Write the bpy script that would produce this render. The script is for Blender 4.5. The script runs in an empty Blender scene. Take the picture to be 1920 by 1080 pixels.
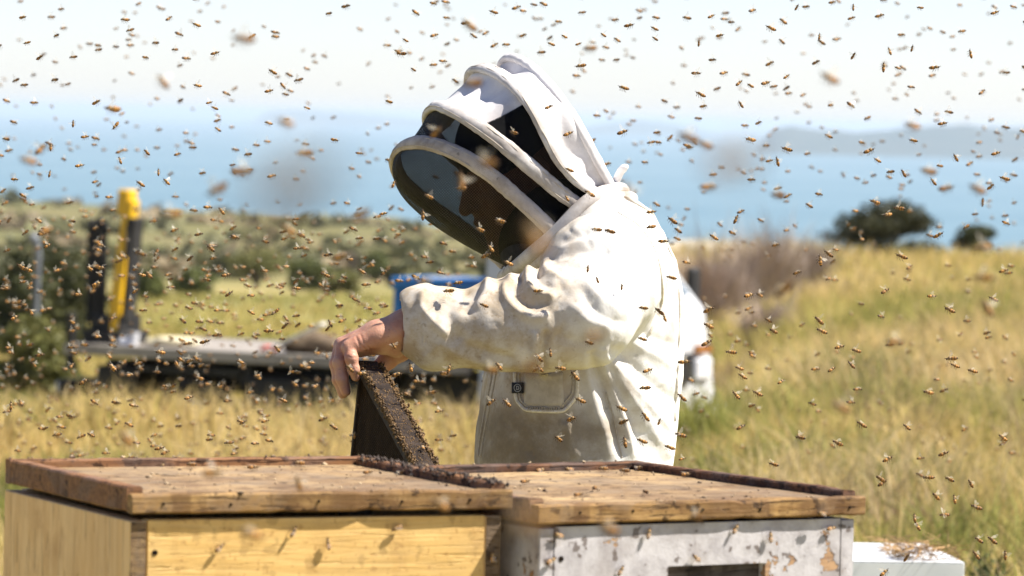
import bpy, math, random
import numpy as np
from mathutils import Vector, Matrix
from mathutils.bvhtree import BVHTree

SC = bpy.context.scene
COL = SC.collection
rad = math.radians
rng = np.random.default_rng(7)
random.seed(7)

# ------------------------------------------------------------------ camera
FPX = 9000.0                      # focal length in pixels of a 1920 wide picture
EYE = np.array([0.0, 0.0, 1.53])
_pit = math.atan((540 - 222) / FPX)
_phi = math.atan(0.0235)
FW = np.array([0, math.cos(_pit), -math.sin(_pit)])
_r0 = np.array([1.0, 0, 0]); _u0 = np.cross(_r0, FW)
RT = math.cos(_phi) * _r0 + math.sin(_phi) * _u0
UP = np.cross(RT, FW)
cam_d = bpy.data.cameras.new('camera')
cam = bpy.data.objects.new('camera', cam_d); COL.objects.link(cam)
cam_d.sensor_width = 36.0
cam_d.lens = FPX / 1920 * 36
cam_d.clip_start = 0.05
cam_d.clip_end = 200000
cam.matrix_world = Matrix(((RT[0], UP[0], -FW[0], EYE[0]), (RT[1], UP[1], -FW[1], EYE[1]),
                           (RT[2], UP[2], -FW[2], EYE[2]), (0, 0, 0, 1)))
cam_d.dof.use_dof = True
cam_d.dof.focus_distance = 7.08
cam_d.dof.aperture_fstop = 11.5
cam_d.dof.aperture_blades = 0
SC.camera = cam

# ------------------------------------------------------------------ light
SUN = np.array([0.60, -0.02, 0.80]); SUN /= np.linalg.norm(SUN)
world = bpy.data.worlds.new('World'); SC.world = world
world.use_nodes = True
wn = world.node_tree.nodes; wl = world.node_tree.links
wn.clear()
sky = wn.new('ShaderNodeTexSky'); sky.sky_type = 'NISHITA'; sky.sun_disc = False
sky.sun_elevation = math.asin(SUN[2])
sky.sun_rotation = math.atan2(SUN[0], SUN[1])
sky.air_density = 0.64; sky.dust_density = 0.27; sky.ozone_density = 1.6
bg = wn.new('ShaderNodeBackground'); bg.inputs[1].default_value = 0.077
wo = wn.new('ShaderNodeOutputWorld')
tint = wn.new('ShaderNodeMix'); tint.data_type = 'RGBA'; tint.blend_type = 'MULTIPLY'; tint.inputs[0].default_value = 1.0
tint.inputs[7].default_value = (1.09, .98, 1.01, 1)         # camera white balance of the sky light
wl.new(sky.outputs[0], tint.inputs[6]); wl.new(tint.outputs[2], bg.inputs[0]); wl.new(bg.outputs[0], wo.inputs[0])
sun_d = bpy.data.lights.new('sun', 'SUN'); sun_d.energy = 5.0; sun_d.angle = rad(0.55)
sun_d.color = (1.0, 0.945, 0.85)
sun = bpy.data.objects.new('sun', sun_d); COL.objects.link(sun)
sun.rotation_euler = Vector(SUN).to_track_quat('Z', 'Y').to_euler()
sun.location = (20, -6, 25)
SC.view_settings.view_transform = 'Standard'
SC.view_settings.look = 'None'
SC.view_settings.gamma = 1.0
SC.view_settings.use_curve_mapping = False
SC.view_settings.exposure = 1.18
SC.cycles.use_denoising = True
SC.cycles.max_bounces = 8
SC.cycles.transparent_max_bounces = 24
SC.cycles.volume_bounces = 1

# ------------------------------------------------------------------ picture <-> world
def P(x, y, d):
    return EYE + FW * d + RT * ((x - 960) / FPX * d) + UP * ((540 - y) / FPX * d)
def ray(x, y):
    v = FW + RT * ((x - 960) / FPX) + UP * ((540 - y) / FPX)
    return v / np.linalg.norm(v)
def on_plane(x, y, z):
    v = FW + RT * ((x - 960) / FPX) + UP * ((540 - y) / FPX)
    return EYE + v * ((z - EYE[2]) / v[2])
def to_px(p):
    q = np.asarray(p) - EYE
    d = q @ FW
    return 960 + (q @ RT) / d * FPX, 540 - (q @ UP) / d * FPX, d

# ------------------------------------------------------------------ mesh helpers
def new_mesh(name, verts, faces, mat=None, smooth=False, mats=None, fmat=None):
    me = bpy.data.meshes.new(name)
    verts = np.asarray(verts, dtype=np.float32)
    if isinstance(faces, np.ndarray):
        me.vertices.add(len(verts)); me.vertices.foreach_set('co', verts.ravel())
        n, k = faces.shape
        me.loops.add(n * k); me.loops.foreach_set('vertex_index', faces.astype(np.int32).ravel())
        me.polygons.add(n)
        me.polygons.foreach_set('loop_start', np.arange(0, n * k, k, dtype=np.int32))
        me.polygons.foreach_set('loop_total', np.full(n, k, dtype=np.int32))
        me.update(calc_edges=True)
    else:
        me.from_pydata(verts.tolist(), [], [list(f) for f in faces])
    for m in (mats or ([mat] if mat else [])):
        me.materials.append(m)
    if fmat is not None:
        me.polygons.foreach_set('material_index', np.asarray(fmat, dtype=np.int32))
    if smooth:
        me.polygons.foreach_set('use_smooth', np.ones(len(me.polygons), dtype=bool))
    me.validate()
    me.update()
    return me
def set_col(me, cols):
    a = me.color_attributes.new('col', 'FLOAT_COLOR', 'POINT')
    c = np.ones((len(me.vertices), 4), dtype=np.float32); c[:, :3] = cols
    a.data.foreach_set('color', c.ravel())
def obj(name, me, parent=None, loc=(0, 0, 0), rot=None):
    o = bpy.data.objects.new(name, me); COL.objects.link(o)
    o.location = loc
    if rot is not None: o.rotation_euler = rot
    if parent is not None: o.parent = parent
    return o
def empty(name, loc, rz=0.0):
    o = bpy.data.objects.new(name, None); COL.objects.link(o)
    o.location = loc; o.rotation_euler = (0, 0, rz); o.empty_display_size = 0.1
    return o
def tag(o, label=None, cat=None, group=None, kind=None):
    if label: o['label'] = label
    if cat: o['category'] = cat
    if group: o['group'] = group
    if kind: o['kind'] = kind
    return o
def box_vf(x0, x1, y0, y1, z0, z1, bev=0.0):
    """box with chamfered edges (24 verts) or plain"""
    if bev <= 0:
        v = [(x, y, z) for x in (x0, x1) for y in (y0, y1) for z in (z0, z1)]
        f = [(0, 1, 3, 2), (4, 6, 7, 5), (0, 4, 5, 1), (2, 3, 7, 6), (0, 2, 6, 4), (1, 5, 7, 3)]
        return v, f
    v = []; idx = {}
    lim = ((x0, x1), (y0, y1), (z0, z1))
    for cx in (0, 1):
        for cy in (0, 1):
            for cz in (0, 1):
                for ax in range(3):
                    p = [lim[0][cx], lim[1][cy], lim[2][cz]]
                    for k, c in enumerate((cx, cy, cz)):
                        if k != ax: p[k] += bev if c == 0 else -bev
                    idx[(cx, cy, cz, ax)] = len(v); v.append(tuple(p))
    f = []
    for ax in range(3):
        a, b = [k for k in range(3) if k != ax]
        for s in (0, 1):
            q = []
            for (p1, p2) in ((0, 0), (1, 0), (1, 1), (0, 1)):
                c = [0, 0, 0]; c[ax] = s; c[a] = p1; c[b] = p2
                q.append(idx[(*c, ax)])
            f.append(q)
    for ax in range(3):
        a, b = [k for k in range(3) if k != ax]
        for s1 in (0, 1):
            for s2 in (0, 1):
                c0 = [0, 0, 0]; c0[a] = s1; c0[b] = s2; c1 = list(c0); c1[ax] = 1
                f.append([idx[(*c0, a)], idx[(*c1, a)], idx[(*c1, b)], idx[(*c0, b)]])
    for cx in (0, 1):
        for cy in (0, 1):
            for cz in (0, 1):
                f.append([idx[(cx, cy, cz, k)] for k in range(3)])
    cen = np.array([(x0 + x1) / 2, (y0 + y1) / 2, (z0 + z1) / 2])
    va = np.array(v)
    out = []
    for q in f:
        n = np.cross(va[q[1]] - va[q[0]], va[q[2]] - va[q[0]])
        if n @ (va[q].mean(0) - cen) < 0: q = q[::-1]
        out.append(tuple(q))
    return v, out
class MB:
    """collects pieces of one part"""
    def __init__(s): s.v = []; s.f = []
    def add(s, v, f, M=None):
        o = len(s.v)
        if M is not None: v = [tuple(M @ Vector(p)) for p in v]
        s.v += [tuple(p) for p in v]; s.f += [tuple(i + o for i in q) for q in f]; return s
    def box(s, x0, x1, y0, y1, z0, z1, bev=0.0, M=None):
        v, f = box_vf(x0, x1, y0, y1, z0, z1, bev); return s.add(v, f, M)
    def rough(s, x0, x1, y0, y1, z0, z1, bev=.002, amp=.0008, seg=26, seed=1, M=None):
        """a sawn batten: long box with worn, slightly wavy edges"""
        ax = 0 if (x1 - x0) > (y1 - y0) else 1
        a0, a1 = ((x0, x1) if ax == 0 else (y0, y1)); b0, b1 = ((y0, y1) if ax == 0 else (x0, x1))
        prof = [(b0 + bev, z0), (b1 - bev, z0), (b1, z0 + bev), (b1, z1 - bev), (b1 - bev, z1), (b0 + bev, z1), (b0, z1 - bev), (b0, z0 + bev)]
        q = np.array([(a0 + (a1 - a0) * i / seg, b, z) for i in range(seg + 1) for b, z in prof])
        n1 = vnoise(q, 70, seed, 3); n2 = vnoise(q, 70, seed + 50, 3); q[:, 1] += amp * n1; q[:, 2] += amp * n2
        chip = np.clip(vnoise(q, 30, seed + 9, 2) - .55, 0, 1) * .006; cz = (z0 + z1) / 2; cb = (b0 + b1) / 2
        q[:, 2] -= np.sign(q[:, 2] - cz) * chip; q[:, 1] -= np.sign(q[:, 1] - cb) * chip
        v = [(p[0], p[1], p[2]) if ax == 0 else (p[1], p[0], p[2]) for p in q]
        f = [(i * 8 + k, i * 8 + (k + 1) % 8, (i + 1) * 8 + (k + 1) % 8, (i + 1) * 8 + k) for i in range(seg) for k in range(8)] + [tuple(range(8))[::-1], tuple(seg * 8 + k for k in range(8))]
        if ax == 0: f = [t[::-1] for t in f]
        return s.add(v, f, M)
    def tube(s, pts, r, n=8, caps=True):
        v, f = tube_vf(pts, r, n, caps); return s.add(v, f)
    def build(s, name, mat, parent=None, smooth=False, loc=(0, 0, 0), rot=None):
        return obj(name, new_mesh(name, s.v, s.f, mat, smooth), parent, loc, rot)
def tube_vf(pts, r, n=8, caps=True, flat=None):
    pts = np.asarray(pts, float); m = len(pts)
    r = np.full(m, r) if np.isscalar(r) else np.asarray(r, float)
    tan = np.gradient(pts, axis=0); tan /= np.linalg.norm(tan, axis=1)[:, None] + 1e-12
    up = np.array([0, 0, 1.0]) if abs(tan[0][2]) < .9 else np.array([0, 1.0, 0])
    a = np.cross(tan[0], up); a /= np.linalg.norm(a)
    v = []
    for i in range(m):
        a = a - tan[i] * (a @ tan[i]); a /= np.linalg.norm(a); b = np.cross(tan[i], a)
        for k in range(n):
            t = 2 * math.pi * k / n
            v.append(pts[i] + r[i] * (math.cos(t) * a + math.sin(t) * b))
    f = []
    for i in range(m - 1):
        for k in range(n):
            k2 = (k + 1) % n
            f.append((i * n + k, i * n + k2, (i + 1) * n + k2, (i + 1) * n + k))
    if caps:
        f.append(tuple(range(n))[::-1]); f.append(tuple((m - 1) * n + k for k in range(n)))
    return v, f
def spline(pts, n):
    """Catmull-Rom through pts, n samples"""
    p = np.asarray(pts, float); m = len(p)
    q = np.vstack([2 * p[0] - p[1], p, 2 * p[-1] - p[-2]])
    t = np.linspace(0, m - 1 - 1e-9, n); i = t.astype(int); u = (t - i)[:, None]
    p0, p1, p2, p3 = q[i], q[i + 1], q[i + 2], q[i + 3]
    return .5 * ((2 * p1) + (-p0 + p2) * u + (2 * p0 - 5 * p1 + 4 * p2 - p3) * u * u + (-p0 + 3 * p1 - 3 * p2 + p3) * u ** 3)
def vnoise(p, scale, seed=0, octv=3):
    """cheap smooth pseudo noise, about -1..1"""
    r = np.random.default_rng(seed); p = np.asarray(p, float) * scale
    out = np.zeros(len(p)); amp = 1.0; tot = 0
    for o in range(octv):
        s = np.zeros(len(p))
        for k in range(5):
            w = r.normal(size=p.shape[1]); ph = r.uniform(0, 6.28)
            w2 = r.normal(size=p.shape[1]); 
            s += np.sin(p @ w * (2 ** o) * 1.6 + ph + 1.2 * np.sin(p @ w2 * (2 ** o) + ph * 2))
        out += amp * s / 5 * 1.6; tot += amp; amp *= .5
    return out / tot

# ---- signed distance modelling (one continuous surface per garment or body)
def smin(a, b, k):
    h = np.clip(.5 + .5 * (b - a) / k, 0, 1)
    return b * (1 - h) + a * h - k * h * (1 - h)
class Field:
    def __init__(s, lo, hi, h):
        s.lo = np.asarray(lo, np.float32); s.h = h
        n = np.ceil((np.asarray(hi) - s.lo) / h).astype(int) + 1
        ax = [s.lo[i] + h * np.arange(n[i], dtype=np.float32) for i in range(3)]
        s.X, s.Y, s.Z = np.meshgrid(*ax, indexing='ij', sparse=True)
        s.n = n; s.d = np.full(n, 9.0, np.float32)
    def cone(s, a, b, ra, rb):
        a = np.asarray(a, np.float32); b = np.asarray(b, np.float32); ba = b - a; L = float(ba @ ba) + 1e-9
        px, py, pz = s.X - a[0], s.Y - a[1], s.Z - a[2]
        t = np.clip((px * ba[0] + py * ba[1] + pz * ba[2]) / L, 0, 1)
        return np.sqrt((px - t * ba[0]) ** 2 + (py - t * ba[1]) ** 2 + (pz - t * ba[2]) ** 2) - (ra + (rb - ra) * t)
    def chain(s, pts, k=.01):
        d = None
        for (a, ra), (b, rb) in zip(pts[:-1], pts[1:]):
            c = s.cone(a, b, ra, rb); d = c if d is None else smin(d, c, k)
        return d
    def ell(s, c, axes, r):
        """ellipsoid; axes = 3 unit vectors"""
        px, py, pz = s.X - c[0], s.Y - c[1], s.Z - c[2]
        q = 0; g = 0
        for A, R in zip(axes, r):
            t = px * A[0] + py * A[1] + pz * A[2]
            q = q + (t / R) ** 2; g = g + (t / R ** 2) ** 2
        k0 = np.sqrt(q); k1 = np.sqrt(g) + 1e-6
        return k0 * (k0 - 1) / k1
    def add(s, d, k=.01): s.d = smin(s.d, d, k); return s
    def cut(s, d, k=.004): s.d = -smin(-s.d, d, k); return s
    def mesh(s):
        d = s.d; neg = d < 0
        nx, ny, nz = d.shape
        cnt = np.zeros((nx - 1, ny - 1, nz - 1), np.int8)
        off = [(i, j, k) for i in (0, 1) for j in (0, 1) for k in (0, 1)]
        sl = lambda A, o: A[o[0]:o[0] + nx - 1, o[1]:o[1] + ny - 1, o[2]:o[2] + nz - 1]
        for o in off: cnt += sl(neg, o)
        act = (cnt > 0) & (cnt < 8)
        I = np.argwhere(act); idx = np.full(act.shape, -1, np.int64); idx[act] = np.arange(len(I))
        val = {o: d[I[:, 0] + o[0], I[:, 1] + o[1], I[:, 2] + o[2]] for o in off}
        acc = np.zeros((len(I), 3)); w = np.zeros(len(I))
        for o in off:
            for a in range(3):
                if o[a] == 0:
                    e = list(o); e[a] = 1; e = tuple(e)
                    va, vb = val[o], val[e]; m = (va < 0) != (vb < 0)
                    t = np.where(m, va / np.where(m, va - vb, 1), 0)
                    p = np.tile(np.array(o, float), (len(I), 1)); p[:, a] += t
                    acc[m] += p[m]; w[m] += 1
        V = s.lo + s.h * (I + acc / w[:, None])
        Fs = []
        for a in range(3):
            b, c = (a + 1) % 3, (a + 2) % 3
            s0 = [slice(None)] * 3; s1 = [slice(None)] * 3
            s0[a] = slice(0, -1); s1[a] = slice(1, None)
            A, B = neg[tuple(s0)], neg[tuple(s1)]
            E = np.argwhere(A != B)
            ok = (E[:, b] > 0) & (E[:, c] > 0) & (E[:, b] < d.shape[b] - 1) & (E[:, c] < d.shape[c] - 1)
            E = E[ok]; flip = ~A[E[:, 0], E[:, 1], E[:, 2]]
            q = []
            for (db, dc) in ((-1, -1), (0, -1), (0, 0), (-1, 0)):
                J = E.copy(); J[:, b] += db; J[:, c] += dc
                q.append(idx[J[:, 0], J[:, 1], J[:, 2]])
            q = np.stack(q, 1); q[flip] = q[flip][:, ::-1]; Fs.append(q)
        Fa = np.vstack(Fs); Fa = Fa[(Fa >= 0).all(1)]
        return V, Fa
def relax(V, Fa, it=2, lam=.5):
    a = np.concatenate([Fa[:, i] for i in range(4)]); b = np.concatenate([Fa[:, (i + 1) % 4] for i in range(4)])
    src = np.concatenate([a, b]); dst = np.concatenate([b, a])
    cnt = np.bincount(src, minlength=len(V)).astype(float) + 1e-9
    for _ in range(it):
        S = np.stack([np.bincount(src, weights=V[dst, k], minlength=len(V)) for k in range(3)], 1) / cnt[:, None]
        V = V + lam * (S - V)
    return V
def normals(V, Fa):
    n = np.cross(V[Fa[:, 2]] - V[Fa[:, 0]], V[Fa[:, 3]] - V[Fa[:, 1]])
    N = np.stack([sum(np.bincount(Fa[:, i], weights=n[:, k], minlength=len(V)) for i in range(4)) for k in range(3)], 1)
    return N / (np.linalg.norm(N, axis=1)[:, None] + 1e-12)
def poly_dist(x, y, pl):
    """distance in px to a 2D polyline, signed side, and end taper 0..1"""
    best = np.full(len(x), 1e9); side = np.zeros(len(x)); tt = np.zeros(len(x))
    pl = np.asarray(pl, float); m = len(pl) - 1
    for i in range(m):
        a, b = pl[i], pl[i + 1]; ba = b - a; L = ba @ ba
        t = np.clip(((x - a[0]) * ba[0] + (y - a[1]) * ba[1]) / L, 0, 1)
        dx = x - a[0] - t * ba[0]; dy = y - a[1] - t * ba[1]; dd = np.hypot(dx, dy)
        m_ = dd < best
        best[m_] = dd[m_]; side[m_] = np.sign(ba[0] * dy - ba[1] * dx)[m_]; tt[m_] = ((i + t) / m)[m_]
    return best, side, tt

# ------------------------------------------------------------------ materials
class NT:
    def __init__(s, name):
        s.m = bpy.data.materials.new(name); s.m.use_nodes = True
        s.t = s.m.node_tree; s.t.nodes.clear()
        s.out = s.n('ShaderNodeOutputMaterial')
    def n(s, kind, **kw):
        o = s.t.nodes.new(kind)
        for k, v in kw.items():
            if k[0] == 'i' and k[1:].isdigit(): s.put(o.inputs[int(k[1:])], v)
            elif k.startswith('I_'): s.put(o.inputs[k[2:].replace('_', ' ')], v)
            else: setattr(o, k, v)
        return o
    def put(s, sock, v):
        if hasattr(v, 'is_linked') or isinstance(v, bpy.types.NodeSocket): s.t.links.new(v, sock)
        elif isinstance(v, (tuple, list)) and len(v) == 3 and sock.type == 'RGBA': sock.default_value = (*v, 1)
        else: sock.default_value = v
    def coord(s, scale=(1, 1, 1), kind='Object'):
        tc = s.n('ShaderNodeTexCoord'); mp = s.n('ShaderNodeMapping'); mp.inputs['Scale'].default_value = scale
        s.t.links.new(tc.outputs[kind], mp.inputs[0]); return mp.outputs[0]
    def noise(s, vec, scale, detail=5, rough=.6, dist=0.0):
        o = s.n('ShaderNodeTexNoise'); s.put(o.inputs['Vector'], vec); o.inputs['Scale'].default_value = scale
        o.inputs['Detail'].default_value = detail; o.inputs['Roughness'].default_value = rough
        o.inputs['Distortion'].default_value = dist; return o.outputs[0]
    def ramp(s, fac, lo, hi):
        o = s.n('ShaderNodeMapRange'); s.put(o.inputs[0], fac); o.inputs[1].default_value = lo; o.inputs[2].default_value = hi
        o.interpolation_type = 'SMOOTHSTEP'; return o.outputs[0]
    def mix(s, fac, a, b, mode='MIX'):
        o = s.n('ShaderNodeMix', data_type='RGBA', blend_type=mode)
        s.put(o.inputs[0], fac); s.put(o.inputs[6], a); s.put(o.inputs[7], b); return o.outputs[2]
    def math(s, op, a, b=0.0):
        o = s.n('ShaderNodeMath', operation=op); s.put(o.inputs[0], a); s.put(o.inputs[1], b); return o.outputs[0]
    def bump(s, h, strength, dist=.01):
        o = s.n('ShaderNodeBump'); s.put(o.inputs['Height'], h); o.inputs['Strength'].default_value = strength
        o.inputs['Distance'].default_value = dist; return o.outputs[0]
    def bsdf(s, col, rough=.7, spec=.25, normal=None, **kw):
        b = s.n('ShaderNodeBsdfPrincipled'); s.put(b.inputs['Base Color'], col); s.put(b.inputs['Roughness'], rough)
        b.inputs['Specular IOR Level'].default_value = spec
        if normal is not None: s.put(b.inputs['Normal'], normal)
        for k, v in kw.items(): s.put(b.inputs[k.replace('_', ' ')], v)
        return b.outputs[0]
    def done(s, sh): s.t.links.new(sh, s.out.inputs[0]); return s.m
def simple(name, col, col2=None, scale=20, rough=.6, spec=.3, bump=.2, metal=0.0):
    t = NT(name); c = t.coord(); n = t.noise(c, scale)
    k = t.mix(t.ramp(n, .35, .7), col, col2 or tuple(x * .7 for x in col))
    return t.done(t.bsdf(k, rough, spec, t.bump(n, bump, .004), Metallic=metal))
def wood(name, col, col2, stain, grain=(2, 40, 40), stain_amt=(.62, .72), spots=True, weather=.6, checks=.8, spot=.85):
    t = NT(name); c = t.coord(grain); g = t.noise(c, 3.0, 8, .7, .8)
    c0 = t.coord(); big = t.noise(c0, 5, 6, .65)
    k = t.mix(t.ramp(g, .40, .60), col, col2)
    k = t.mix(t.math('MULTIPLY', t.ramp(big, stain_amt[0] - .04, stain_amt[1] - .08), .8), k, stain)
    if spots:
        sp = t.noise(c0, 42, 3, .5); k = t.mix(t.math('MULTIPLY', t.ramp(sp, .60, .65), spot), k, tuple(x * .35 for x in stain))
        sp2 = t.noise(c0, 120, 2, .5); k = t.mix(t.math('MULTIPLY', t.ramp(sp2, .61, .67), .6), k, stain)
    # weather: grey bleaching in broad patches, dark checks along the grain, smears and drips
    we = t.noise(c0, 9, 7, .7, .5); k = t.mix(t.math('MULTIPLY', t.ramp(we, .46, .60), weather), k, tuple(.55 * x + .06 for x in col2))
    ck = t.noise(t.coord(tuple(x * 1.6 for x in grain)), 4.5, 3, .5, .3); k = t.mix(t.math('MULTIPLY', t.ramp(ck, .60, .63), checks), k, tuple(x * .4 for x in stain))
    sm = t.noise(t.coord((1, 1, .45)), 26, 4, .6); k = t.mix(t.math('MULTIPLY', t.ramp(sm, .55, .64), weather), k, stain)
    return t.done(t.bsdf(k, .72, .2, t.bump(t.math('SUBTRACT', g, t.ramp(ck, .60, .63)), .6, .003)))
MAT = {}
MAT['lid_wood'] = wood('lid_wood', (.46, .29, .115), (.30, .17, .06), (.11, .055, .022), stain_amt=(.45, .66))
MAT['lid_board'] = wood('lid_board', (.43, .30, .155), (.30, .195, .095), (.15, .09, .05), (1.5, 25, 25), (.42, .68))
MAT['dark_batten'] = wood('dark_batten', (.16, .075, .035), (.09, .04, .02), (.03, .015, .01))
MAT['worn_batten'] = wood('worn_batten', (.28, .14, .06), (.18, .085, .04), (.08, .035, .018))
MAT['yellow_wood'] = wood('yellow_wood', (.72, .48, .185), (.64, .405, .14), (.42, .235, .08), (1.2, 12, 22), (.56, .82), weather=.22, checks=.18, spot=.28)
MAT['pale_wood'] = wood('pale_wood', (.80, .55, .27), (.70, .45, .20), (.50, .28, .11), (22, 12, 1.6), (.6, .8), spots=False, weather=.14, checks=.25)
MAT['lid_edge'] = wood('lid_edge', (.34, .20, .11), (.22, .12, .07), (.07, .04, .03), (1.5, 25, 25), (.5, .65))
MAT['brown_wood'] = wood('brown_wood', (.12, .07, .04), (.07, .04, .02), (.03, .02, .012))

def peeling():
    t = NT('peeling_white_paint'); c = t.coord(); cg = t.coord((2, 40, 40))
    n = t.noise(c, 7, 8, .65, .4); n2 = t.noise(c, 30, 6, .7)
    g = t.noise(cg, 3, 6)
    k = t.mix(t.ramp(n2, .35, .7), (.50, .48, .49), (.33, .31, .32))
    dirt = t.noise(c, 16, 5, .6)
    k = t.mix(t.math('MULTIPLY', t.ramp(dirt, .43, .68), .5), k, (.22, .185, .17))
    sp = t.noise(c, 60, 2, .5); k = t.mix(t.math('MULTIPLY', t.ramp(sp, .635, .68), .7), k, (.07, .045, .03))
    bare = t.ramp(t.math('ADD', n, t.math('MULTIPLY', n2, .25)), .712, .722)
    k = t.mix(bare, k, t.mix(t.ramp(g, .35, .65), (.42, .26, .14), (.25, .15, .09)))
    h = t.math('SUBTRACT', t.math('MULTIPLY', n2, .5), bare)
    return t.done(t.bsdf(k, .65, .3, t.bump(h, .8, .004)))
MAT['peeling'] = peeling()
MAT['worn_grey'] = wood('worn_grey', (.16, .13, .115), (.08, .06, .05), (.025, .018, .015), (2, 40, 40), (.4, .6))
MAT['end_grain'] = wood('end_grain', (.36, .24, .11), (.24, .155, .08), (.10, .06, .035), (8, 8, 60), (.45, .65))
MAT['propolis'] = simple('propolis', (.022, .014, .010), (.09, .065, .05), 60, .7, .3, .6)
MAT['scraps'] = simple('wax_scrap', (.07, .04, .025), (.55, .42, .26), 55, .7, .3, .3)
MAT['hole'] = simple('dark_hole', (.012, .008, .006), (.02, .012, .008), 40, .9, .1)

def cloth(name, base, dirt, lo, hi, fine=True, trans=.0):
    t = NT(name); c = t.coord()
    big = t.noise(c, 4.5, 6, .62); mid = t.noise(c, 17, 6, .65); fin = t.noise(c, 260, 2, .5)
    a = t.math('MULTIPLY', t.ramp(big, lo, hi), t.ramp(mid, .28, .62))
    k = t.mix(t.math('MULTIPLY', a, .85), base, dirt)
    sp = t.noise(c, 75, 3, .5); k = t.mix(t.math('MULTIPLY', t.ramp(sp, .68, .76), t.math('ADD', t.math('MULTIPLY', a, .6), .15)), k, tuple(x * .35 for x in dirt))
    k = t.mix(t.math('MULTIPLY', t.ramp(fin, .4, .7), .07), k, dirt)
    b = t.bump(t.math('ADD', t.math('MULTIPLY', fin, .25), t.math('MULTIPLY', mid, .6)), .25, .004)
    return t, k, b
t, k, b = cloth('white_cotton', (.76, .75, .725), (.38, .31, .23), .48, .72)
# dirt on sleeve and jacket front, mixed with shade painted into the colour
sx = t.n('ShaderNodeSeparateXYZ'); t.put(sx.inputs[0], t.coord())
soil_shade = t.ramp(t.math('ADD', sx.outputs[0], t.math('MULTIPLY', t.noise(t.coord(), 9, 4), .12)), .13, .0)
soil_shade = t.math('MULTIPLY', soil_shade, t.ramp(sx.outputs[2], 1.44, 1.36))
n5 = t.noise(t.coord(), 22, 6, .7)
k = t.mix(t.math('MULTIPLY', soil_shade, t.math('ADD', .50, t.math('MULTIPLY', t.ramp(n5, .35, .65), .45))), k, (.42, .33, .225))
belly_soil_shade = t.math('MULTIPLY', t.ramp(t.math('ADD', sx.outputs[2], t.math('MULTIPLY', t.noise(t.coord(), 6, 4), .10)), 1.19, 1.12), t.ramp(sx.outputs[0], .10, .02))  # belly colour darkened to paint in its shade, along with dirt
k = t.mix(t.math('MULTIPLY', belly_soil_shade, t.math('ADD', .55, t.math('MULTIPLY', t.ramp(n5, .3, .7), .35))), k, (.22, .18, .13))
k = t.mix(t.math('MULTIPLY', t.math('MULTIPLY', soil_shade, t.ramp(t.noise(t.coord(), 95, 4, .6), .55, .75)), .7), k, (.30, .22, .14))
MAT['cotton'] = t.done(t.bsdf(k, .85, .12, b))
t, k, b = cloth('hood_cotton', (.68, .66, .66), (.38, .34, .33), .42, .72)
MAT['hood'] = t.done(t.bsdf(k, .85, .12, b))
t, k, b = cloth('dirty_piping', (.66, .63, .61), (.27, .23, .20), .38, .66)
MAT['piping'] = t.done(t.bsdf(k, .85, .12, b))
t, k, b = cloth('grimy_piping', (.56, .51, .47), (.20, .16, .13), .34, .60)
MAT['piping_dirty'] = t.done(t.bsdf(k, .85, .12, b))
MAT['seam'] = simple('seam_thread', (.78, .74, .66), (.60, .54, .45), 200, .85, .1)
MAT['seam_dark'] = simple('dark_seam', (.48, .43, .36), (.38, .33, .27), 200, .9, .05)  # darker colour for stitch lines, seams and the collar zip
MAT['pocket'] = simple('pocket_cloth', (.58, .52, .42), (.46, .40, .31), 60, .9, .1)
MAT['tag_black'] = simple('tag_black', (.02, .02, .025), (.03, .03, .035), 80, .7, .2)
MAT['tag_print'] = simple('tag_print', (.42, .43, .45), (.35, .36, .38), 80, .7, .2)
MAT['trousers'] = simple('trouser_cloth', (.45, .42, .36), (.35, .32, .27), 30, .9, .1)
MAT['boot'] = simple('boot_leather', (.07, .045, .03), (.04, .03, .02), 60, .6, .3)
MAT['dark_shirt'] = simple('dark_shirt', (.018, .018, .02), (.03, .03, .032), 60, .9, .1)
MAT['cap'] = simple('cap_cloth', (.008, .008, .009), (.014, .013, .014), 60, .9, .1)

def skin():
    t = NT('skin'); c = t.coord(); n = t.noise(c, 40, 5, .6); n2 = t.noise(c, 420, 3, .6); n3 = t.noise(c, 14, 3)
    k = t.mix(t.ramp(n, .35, .7), (.50, .27, .18), (.42, .19, .125))
    k = t.mix(t.math('MULTIPLY', t.ramp(n3, .5, .8), .4), k, (.36, .16, .11))
    sp = t.noise(c, 190, 2); k = t.mix(t.math('MULTIPLY', t.ramp(sp, .68, .74), .5), k, (.18, .09, .05))
    b = t.bump(t.math('ADD', n2, t.math('MULTIPLY', n, .6)), .22, .003)
    return t.done(t.bsdf(k, .5, .35, b, Subsurface_Weight=.12, Subsurface_Radius=(.9, .3, .15), Subsurface_Scale=.006))
MAT['skin'] = skin()
MAT['nail'] = simple('nail', (.55, .34, .26), (.5, .3, .22), 50, .4, .4, .05)

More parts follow.
